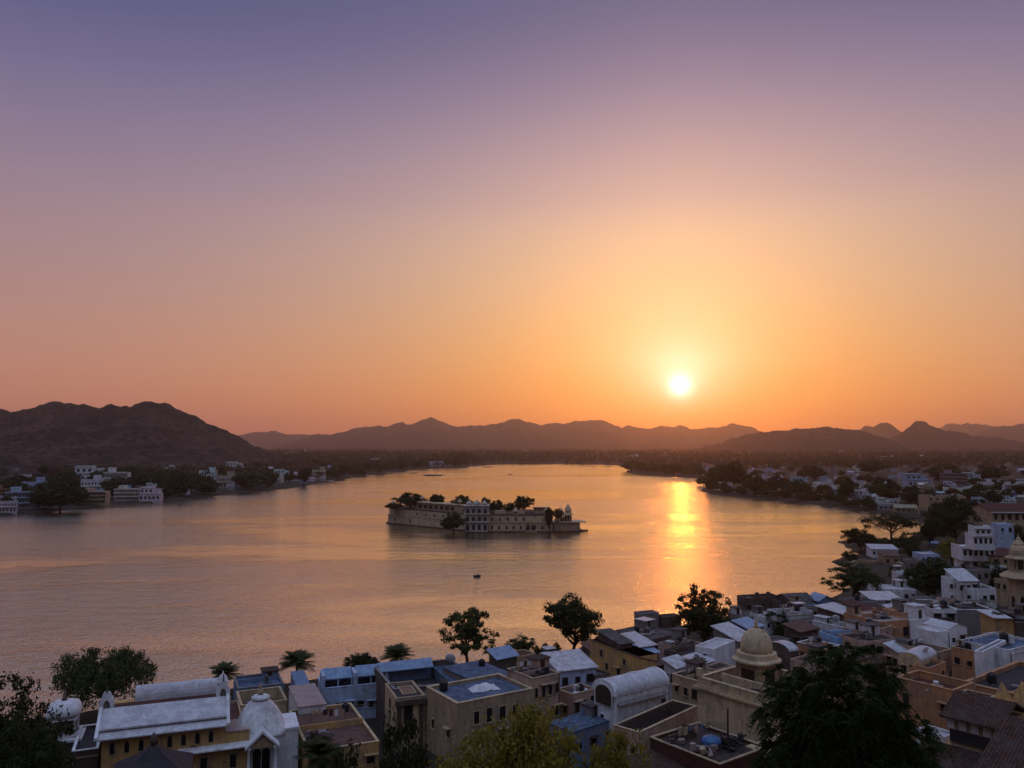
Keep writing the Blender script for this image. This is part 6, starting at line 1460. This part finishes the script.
boat(394, 473.3, 'second dark boat close beside the one off the tree covered point', 9, .1, True)

# ================================================================ far houses: a few kinds, copied
M_FROOF = plaster('dusty_flat_roof', (.5, .5, .5), .5, objcolor=True)
def fh(kind):
    t = thing('town_house', 'x', 'house'); w_ = MB(); r_ = MB()
    def wins(x0, x1, y, z, n, ww, hh):
        w_.cur = 1
        for k in range(n):
            u = x0 + (x1 - x0) * (k + .5) / n; w_.box(u - ww / 2, u + ww / 2, y - .05, y + .05, z, z + hh)
        w_.cur = 0
    if kind == 'low':
        w_.box(-4.5, 4.5, -3.5, 3.5, -2, 3.4); w_.box(-4.5, 4.5, -3.5, -3.3, 3.4, 4.1); w_.box(-4.5, -4.3, -3.3, 3.5, 3.4, 4.1); w_.box(4.3, 4.5, -3.3, 3.5, 3.4, 4.1)
        wins(-4.3, 4.3, -3.5, .9, 4, 1.1, 1.5); r_.box(-4.28, 4.28, -3.28, 3.5, 3.41, 3.5)
    if kind == 'two':
        w_.box(-5, 5, -4, 4, -2, 6.4); w_.box(-5, 5, -4, -3.8, 6.4, 7.2); w_.box(-5, -4.8, -3.8, 4, 6.4, 7.2); w_.box(4.8, 5, -3.8, 4, 6.4, 7.2); w_.box(.5, 4, .2, 3.5, 6.4, 9)
        w_.box(-5.2, 5.2, -4.9, -4, 3.2, 3.4)
        wins(-4.8, 4.8, -4, .7, 5, .8, 1.6); wins(-4.8, 4.8, -4, 4.1, 6, .7, 1.3); r_.box(-4.78, 4.78, -3.78, 4, 6.41, 6.5); r_.box(.2, 4.3, -.1, 3.8, 9.003, 9.2)
    if kind == 'flats':
        w_.box(-8, 8, -4.5, 4.5, -2, 10)
        for z in (3.2, 6.5, 9.8): w_.box(-8.3, 8.3, -5.9, -4.5, z, z + .25); w_.box(-8.3, 8.3, -5.9, -5.75, z + .25, z + .9)
        w_.box(-6.5, -2, 0, 4.2, 10, 12.8)
        for z in (.6, 4.0, 7.3): wins(-7.8, 7.8, -4.5, z, 11, 0.7, 1.4)
        r_.box(-8.05, 8.05, -4.4, 4.5, 10.06, 10.2); r_.box(-6.8, -1.7, -.3, 4.5, 12.803, 13)
    if kind == 'gable':
        w_.box(-5, 5, -3.5, 3.5, -2, 3.4); w_.extrude([(-3.5, 3.4), (3.5, 3.4), (0, 5.2)], 'x', -4.98, 4.98); wins(-4.8, 4.8, -3.5, .9, 4, 1.1, 1.5)
        r_.extrude([(-4.1, 3.15), (0, 5.25), (4.1, 3.15), (4.1, 3.3), (0, 5.42), (-4.1, 3.3)], 'x', -5.4, 5.4)
    if kind == 'step':
        w_.box(-6, 6, -4, 4, -2, 4); w_.box(-6, 1.5, -2, 4, 4, 7.5); w_.box(1.5, 5.2, 0, 4, 4, 6.2)
        wins(-5.8, 5.8, -4, .8, 5, 1.2, 1.6); wins(-5.8, 1.3, -2, 4.8, 3, 1.2, 1.5); r_.box(-6.3, 1.8, -2.4, 4.2, 7.503, 7.7); r_.box(-6.2, 6.2, -4.3, -2.402, 4.003, 4.2); r_.box(1.81, 5.5, -.4, 4.2, 6.203, 6.4)
    w_.build('wall', [M_OBJ, M_GLASS], t); r_.build('roof', M_FROOF, t)
    return t
FH = {k: fh(k) for k in ('low', 'two', 'flats', 'gable', 'step')}
FHW = {'low': 9, 'two': 10, 'flats': 16, 'gable': 10, 'step': 12}; FHH = {'low': 4.1, 'two': 8, 'flats': 11.5, 'gable': 5.3, 'step': 7.6}
FHN = {'low': 'low flat roofed house', 'two': 'two storey house', 'flats': 'block of flats with balconies', 'gable': 'pitched roof house', 'step': 'stepped terrace house'}
COLS = {'white': (.74, .74, .75), 'pale blue': (.42, .55, .74), 'cream': (.58, .48, .34), 'grey': (.34, .32, .32), 'tan': (.40, .29, .20), 'terracotta': (.44, .24, .15)}
USED = set()
def far_house(kind, col, px, py, wpx, label, group, rz=None, hs=1.0, z=None):
    p = P(px, py, 2.0)
    if z is None:
        for _ in range(5): z = max(gz(p.x, p.y), .2); p = P(px, py, z)
    s = size_at(p); sc = wpx / s / FHW[kind]
    rz = math.atan2(p.x, p.y) * -.6 + random.uniform(-.5, .5) if rz is None else rz
    c = tuple(min(1, v * random.uniform(.85, 1.08)) for v in COLS[col]) + (1,)
    if kind not in USED:
        USED.add(kind); o = FH[kind]; o.location = p; o.rotation_euler.z = rz; o.scale = (sc, sc, sc * hs); tag(o, label, 'house', group); o.color = c
        for ch in o.children: ch.color = c
    else: copy_thing(FH[kind], p, rz, (sc, sc, sc * hs), label, group, c)
    return p
def far_tree(k, px, py, wpx, hpx, label, group, z=None, name='tree'):
    p = P(px, py, 2.0)
    if z is None:
        for _ in range(5): z = max(gz(p.x, p.y), .1); p = P(px, py, z)
    s = size_at(p)
    return plant_tree(name, label, FT[k], p, (wpx / s / dim_of(FT[k])[0],) * 2 + (hpx / s / dim_of(FT[k])[1],), random.uniform(0, 6), group)

# ---- left bank, water front row (left to right), then the houses behind
G = 'houses along the left bank'
for k, c, px, py, w_, hs_, lab in (
        ('flats', 'terracotta', 4, 500, 22, .8, 'orange topped block of flats at the left edge of the left bank'),
        ('flats', 'pale blue', 24, 508, 30, .85, 'long pale blue hotel block on the water left of the big bank tree'),
        ('two', 'white', 8, 512, 16, 1.0, 'white waterside house at the far left edge'),
        ('two', 'pale blue', 34, 496, 20, 1.0, 'pale blue house behind the long pale blue hotel block'),
        ('low', 'white', 72, 507, 7, 1.6, 'narrow white house in the shade of the big bank tree'),
        ('flats', 'cream', 95, 503, 24, .75, 'cream waterside block with orange glinting balconies right of the big bank tree'),
        ('two', 'white', 92, 492, 18, 1.0, 'white house above the cream waterside block'),
        ('low', 'white', 60, 488, 11, 1.2, 'white flat house peeping over the big bank tree'),
        ('step', 'white', 90, 481, 26, .9, 'wide white stepped house up the slope above the cream block'),
        ('flats', 'white', 117, 490, 22, 1.25, 'tallest white building of the left bank'),
        ('flats', 'white', 128, 500, 22, .8, 'white balconied block at the water below the tallest white building'),
        ('step', 'white', 151, 500, 20, 1.0, 'white stepped house at the right end of the white water front'),
        ('low', 'terracotta', 112, 502, 8, 1.3, 'small terracotta house between the cream and the white blocks'),
        ('two', 'white', 208, 480, 15, .9, 'white house among trees, first one right of the white water front'),
        ('two', 'cream', 226, 488, 16, 1.1, 'cream house by the water in a gap of the bank trees'),
        ('step', 'white', 235, 471, 16, .9, 'white stepped house high behind the cream waterside house'),
        ('gable', 'white', 270, 471, 8, 1.0, 'small white pitched roof house at the foot of the big hill'),
        ('step', 'white', 282, 478, 15, .9, 'white stepped house under trees before the bend of the bank'),
        ('two', 'white', 293, 481, 10, 1.0, 'small white house right of the white stepped house by the bend'),
        ('two', 'cream', 319, 479, 13, 1.0, 'cream two storey house near the tip of the left bank'),
        ('low', 'white', 310, 481, 9, 1.0, 'low white house left of the cream one near the tip'),
        ('two', 'white', 168, 474, 12, .8, 'white house on the slope behind the white stepped water front'),
        ('gable', 'white', 160, 480, 10, .9, 'white pitched roof house among trees right of the tallest building'),
        ('gable', 'white', 375, 462, 7, .9, 'tiny white house on the tree covered point'),
        ('low', 'pale blue', 436, 466, 12, .9, 'pale pavilion on the wooded far shore left of the sandbanks')):
    far_house(k, c, px, py, w_, lab, G, rz=random.uniform(-.15, .25) + .25, hs=hs_)
for i, (px, py, w_) in enumerate([(8, 470, 6), (20, 468, 7), (30, 467, 6), (44, 469, 5), (55, 467, 6), (66, 470, 6), (14, 476, 9), (150, 469, 7), (160, 467, 8), (176, 468, 7), (188, 470, 7), (141, 474, 8), (26, 478, 8), (244, 476, 8), (256, 473, 7)]):
    far_house(random.choice(['low', 'gable', 'two']), 'grey' if i < 8 else 'white', px, py, w_, 'tiny grey house at the foot of the hill behind the left bank' if i < 8 else 'small white house among the trees behind the left bank', 'small houses below the big hill' if i < 8 else 'small white houses behind the left bank')
G2 = 'trees along the left bank'
far_tree('domeT', 60, 512, 42, 32, 'biggest dark tree on the left bank, overhanging the water', G2)
far_tree('roundT', 8, 514, 14, 18, 'dark tree at the water by the white house at the left edge', G2)
far_tree('roundT', 113, 500, 12, 14, 'dark tree between the cream block and the white balconied block', G2)
far_tree('domeT', 180, 498, 28, 24, 'rounded dark tree at the water right of the white stepped house', G2)
far_tree('domeT', 203, 496, 26, 20, 'second rounded dark tree right of the white stepped house', G2)
far_tree('midT', 248, 491, 28, 18, 'greenish broad tree right of the cream waterside house', G2)
far_tree('midT', 268, 489, 20, 17, 'dark broad tree at the bend of the left bank', G2)
far_tree('roundT', 304, 486, 11, 17, 'narrow dark tree at the water near the tip of the left bank', G2)
rs = random.Random(5)
for i in range(84):
    u = rs.random()
    px = rs.uniform(-8, 345); bank = np.interp(px, [-10, 60, 160, 240, 290, 330, 350], [512, 506, 499, 491, 487, 481, 477])
    py = bank - 2 - abs(rs.gauss(0, 11)) if px > 165 else bank - 10 - abs(rs.gauss(0, 9))
    py = max(py, 463)
    far_tree(rs.choice(['domeT', 'roundT', 'midT', 'midT', 'dryT']), px, py, rs.uniform(9, 20) * (py - 445) / 45, rs.uniform(8, 13) * (py - 445) / 45 + 2, 'dark tree in the wood between the left bank houses and the hill' if py < bank - 12 else 'dark tree in the belt along the left bank', 'trees behind the left bank' if py < bank - 12 else 'tree belt of the left bank')

for px, py, w_, h_, lab in ((44, 511, 26, 24, 'dark tree touching the left side of the biggest bank tree'), (76, 507, 20, 20, 'dark tree on the right side of the biggest bank tree'), (16, 492, 22, 16, 'dark tree behind the pale blue hotel block'), (104, 486, 18, 14, 'dark tree left of the tallest white building'),
                            (140, 488, 20, 14, 'dark tree right of the tallest white building'), (163, 500, 16, 18, 'dark tree at the end of the white stepped water front'), (54, 498, 22, 18, 'dark tree behind the biggest bank tree'), (84, 500, 10, 12, 'small dark tree left of the cream waterside block'),
                            (126, 480, 24, 13, 'wide dark tree above the tallest white building'), (68, 484, 20, 13, 'dark tree beside the white flat house over the bank tree')):
    far_tree('domeT', px, py, w_, h_, lab, G2)
rs = random.Random(15); lt = []
for i in range(900):
    if len(lt) >= 46: break
    px = rs.uniform(-4, 168) if rs.random() < .72 else rs.uniform(168, 328); bank = np.interp(px, [-10, 60, 160, 240, 290, 330, 350], [512, 507, 500, 491, 487, 482, 477])
    py = bank - rs.uniform(1.5, 30 if px < 168 else 16); py = max(py, 467)
    if any(abs(px - a) < 7 and abs(py - b) < 3.5 for a, b in lt) or gz(*P(px, py, 1).to_2d()) < .5: continue
    lt.append((px, py)); far_house(rs.choice(['low', 'two', 'gable', 'step', 'two']), rs.choice(['white', 'white', 'white', 'pale blue', 'cream']), px, py, rs.uniform(7, 12) * (py - 440) / 55, 'small whitewashed house packed into the left bank water front' if px < 168 else 'small pale house among the trees further along the left bank', 'small houses of the left bank' if px < 168 else 'small houses further along the left bank', rz=rs.uniform(-.2, .5))
for i in range(64):
    px = rs.uniform(325, 472); py = np.interp(px, [325, 350, 390, 415, 440, 472], [482, 477.5, 472, 469, 468, 466]) - rs.uniform(.4, 6)
    if gz(*P(px, py, 1).to_2d()) < .3: continue
    far_tree(rs.choice(['domeT', 'roundT', 'midT', 'dryT']), px, py, rs.uniform(6, 11), rs.uniform(5, 9), 'dark tree on the wooded point beyond the left bank', 'trees of the wooded point')
# ---- right bank town
for k, c, px, py, w_, hs_, lab in (
        ('flats', 'white', 838, 498, 20, .7, 'white balconied house on the water right of the dense bank trees'),
        ('step', 'white', 862, 500, 17, .9, 'white stepped house on the water left of the black round tree'),
        ('low', 'white', 858, 505, 16, .8, 'long low white quay house below the white stepped house'),
        ('two', 'white', 816, 494, 14, .9, 'white two storey house on the bank between two dark trees'),
        ('step', 'pale blue', 800, 486, 16, .9, 'pale blue stepped house above the middle of the right bank'),
        ('two', 'terracotta', 777, 496, 9, .9, 'little terracotta house at the foot of the bank trees'),
        ('gable', 'cream', 757, 493, 9, .9, 'cream pitched roof house in a gap of the bank trees'),
        ('low', 'white', 722, 486, 8, .9, 'little white house under the big double tree on the point'),
        ('flats', 'white', 893, 494, 18, .7, 'white block behind the black round tree'),
        ('low', 'white', 892, 504, 16, .8, 'low white house right of the black round tree at the cove'),
        ('step', 'pale blue', 917, 486, 24, .8, 'wide pale blue stepped house up the right bank'),
        ('flats', 'grey', 955, 484, 24, .7, 'grey block of flats above the tan block of flats'),
        ('low', 'white', 956, 495, 22, .8, 'long white roofed house behind the tan block of flats'),
        ('step', 'pale blue', 972, 484, 16, 1.1, 'pale blue stepped house right of the grey block of flats'),
        ('two', 'white', 986, 492, 14, 1.0, 'white two storey house above the brown roofed mansion'),
        ('flats', 'white', 1014, 494, 18, .8, 'white block of flats at the right edge above the brown roofed mansion'),
        ('low', 'white', 978, 506, 12, .7, 'white roofed hut left of the brown roofed mansion'),
        ('two', 'white', 966, 522, 10, .7, 'little white house left of the top of the stepped white house'),
        ('gable', 'tan', 905, 512, 20, .7, 'tan long roofed house above the cove shore'),
        ('low', 'tan', 925, 514, 16, .8, 'low tan house behind the cove left of the tall dark tree'),
        ('low', 'grey', 885, 509, 20, .6, 'grey low house on the bank above the cove wall'),
        ('gable', 'pale blue', 934, 546, 9, 1.0, 'small pale blue pitched roof house among the cove trees')):
    far_house(k, c, px, py, w_, lab, 'houses of the right bank town', hs=hs_)
far_tree('domeT', 884, 502, 31, 24, 'black round tree on the right bank by the cove', None)
far_tree('domeT', 911, 506, 21, 19, 'dark tree right of the black round tree by the cove', None)
far_tree('domeT', 720, 489, 24, 24, 'big dark tree on the point, left one of the pair', None)
far_tree('domeT', 735, 489, 20, 27, 'big dark tree on the point, taller right one of the pair', None)
far_tree('roundT', 710, 491, 12, 12, 'low dark tree at the very tip of the wooded point', None)
far_tree('domeT', 755, 494, 20, 20, 'dark tree right of the big pair on the point', None)
far_tree('domeT', 776, 494, 17, 18, 'rounded dark tree above the little terracotta house', None)
far_tree('domeT', 797, 497, 22, 17, 'broad dark bank tree left of the white two storey house', None)
far_tree('roundT', 826, 499, 13, 14, 'dark tree between two white houses on the water', None)
far_tree('roundT', 848, 501, 15, 22, 'tall dark bank tree left of the white stepped water house', None)
far_tree('domeT', 812, 482, 24, 16, 'broad dark tree behind the middle of the right bank', None)
far_tree('domeT', 872, 474, 26, 13, 'dark flat crowned tree behind the right bank town', None)
far_tree('domeT', 946, 480, 34, 15, 'wide dark tree above the grey block of flats', None)
far_tree('domeT', 992, 481, 30, 14, 'wide dark tree above the white two storey house at right', None)
far_tree('domeT', 1000, 492, 24, 12, 'dark tree over the brown roofed mansion', None)
far_tree('domeT', 943, 536, 32, 32, 'tall dark tree behind the yellow green tree', None)
far_tree('domeT', 978, 516, 22, 16, 'dark tree left of the brown roofed mansion', None)
taken = []
def inwater(p): return gz(p.x, p.y) < .35
rs = random.Random(11)
nh = nt = 0
for i in range(4000):
    if nh >= 165: break
    px = rs.uniform(700, 1030); lo = np.interp(px, [700, 770, 840, 900, 940, 1030], [489, 497, 501, 508, 512, 500])
    py = 458 + (lo - 458) * rs.random() ** .8
    if any(abs(px - a) < 4.5 * (py - 430) / 40 and abs(py - b) < 2.2 for a, b in taken): continue
    if inwater(P(px, py, 1)): continue
    taken.append((px, py)); nh += 1
    k = rs.choice(['low', 'low', 'two', 'two', 'gable', 'step', 'step']); c = rs.choice(['white', 'white', 'white', 'white', 'pale blue', 'cream', 'grey', 'tan'])
    wm = {'low': 10, 'two': 10, 'flats': 14, 'gable': 10, 'step': 12}[k] * rs.uniform(.6, .98)
    zone = 'in the upper part of the right bank town' if py < 474 else ('behind the wooded right shore' if px < 850 else 'among trees in the right bank town')
    far_house(k, c, px, py, wm * size_at(P(px, py, 4)) , ('small %s %s %s' % (c, FHN[k].replace(' with balconies', ''), zone)), 'small town houses %s' % zone, hs=rs.uniform(.8, 1.05))
for i in range(4000):
    if nt >= 95: break
    px = rs.uniform(640, 1034); lo = np.interp(px, [640, 700, 770, 840, 900, 940, 1030], [474, 489, 497, 501, 508, 512, 500])
    py = 460 + (lo - 460) * rs.random() ** .9
    if inwater(P(px, py, 1)): continue
    if any(abs(px - a) < 5 and 0 < py - b < 3 for a, b in taken): continue
    nt += 1; s = size_at(P(px, py, 4)); zone = 'on the wooded right shore' if px < 850 else 'between houses of the right bank town'
    far_tree(rs.choice(['domeT', 'roundT', 'midT', 'dryT', 'domeT']), px, py, rs.uniform(7, 15) * s, rs.uniform(5, 10) * s, 'dark tree ' + zone, 'trees ' + zone)
for i in range(34):
    if i % 4 == 2: continue
    px = 702 + i * 5.1 + rs.uniform(-4, 4); py = np.interp(px, [700, 716, 740, 770, 800, 840, 872], [489.5, 493.5, 496, 498.5, 502, 506.5, 511]) - rs.uniform(.3, 2.5)
    if inwater(P(px, py, 1)): py -= 2.5
    far_tree(rs.choice(['domeT', 'domeT', 'roundT', 'midT']), px, py, rs.uniform(7, 14), rs.uniform(6, 13), 'dark tree at the water edge of the right bank', 'waterside trees of the right bank')
for i in range(26):
    px = 628 + i * 2.9 + rs.uniform(-1, 1); py = np.interp(px, [626, 700], [471.6, 476.5]) - rs.uniform(.2, 2.2)
    far_tree(rs.choice(['domeT', 'roundT', 'midT']), px, py, rs.uniform(7, 12), rs.uniform(6, 10), 'dark tree on the low wooded spit under the sun', 'trees of the wooded spit')
# pale specks of the far town
for i in range(3000):
    if len(taken) > 165 + 42: break
    px = rs.uniform(270, 1030); py = rs.uniform(450, 460) if px > 620 else rs.uniform(449, 455)
    if 340 < px < 620 and rs.random() < .8: continue
    if inwater(P(px, py, 2)): continue
    taken.append((px, py))
    far_house(rs.choice(['low', 'two', 'gable']), rs.choice(['white', 'white', 'cream', 'grey']), px, py, rs.uniform(13, 24) * size_at(P(px, py, 4)), 'tiny pale house far out on the wooded plain', 'tiny houses on the plain', hs=rs.uniform(.8, 1.2))

# ================================================================ the far wood: one mass of crowns
def far_wood():
    r2 = np.random.default_rng(21); q = []; n = 0
    az = np.radians(r2.uniform(-36, 36, 60000)); D = np.exp(r2.uniform(math.log(900), math.log(6000), 60000))
    X, Y = D * np.sin(az), D * np.cos(az); G = np.concatenate([ground_z(X[i:i + 5000], Y[i:i + 5000]) for i in range(0, 60000, 5000)]); N = fbm(X / 140, Y / 140, 3)
    for x, y, g, nn, D in zip(X, Y, G, N, D):
        if n >= 9500: break
        px, py = project((x, y, 2))
        if (py > 470 and px > 620) or (py > 469 and 380 < px < 620) or (py > 476 and 330 < px < 620) or py > 482 or g < .4 or nn < .36: continue
        n += 1; h = r2.uniform(6, 13) * (1.0 if D < 2500 else 1.25); w = h * r2.uniform(.8, 1.5); m = 26 if D < 2200 else 14
        v = r2.normal(0, 1, (m, 3)); v /= np.linalg.norm(v, axis=1)[:, None]
        p = np.array([x, y, g + h * .55]) + v * np.array([w / 2, w / 2, h * .5]) * r2.uniform(.6, 1.1, (m, 1))
        q.append(leaf_quads(p, v, (1.5 if D < 2200 else 2.6) * h / 10, r2, .8))
    o = link('woodland', quads_mesh('woodland', np.concatenate(q), L_DRY))
    tag(o, 'distant wood of countless dark trees covering the plain below the hills', 'woodland', kind='stuff')
far_wood()
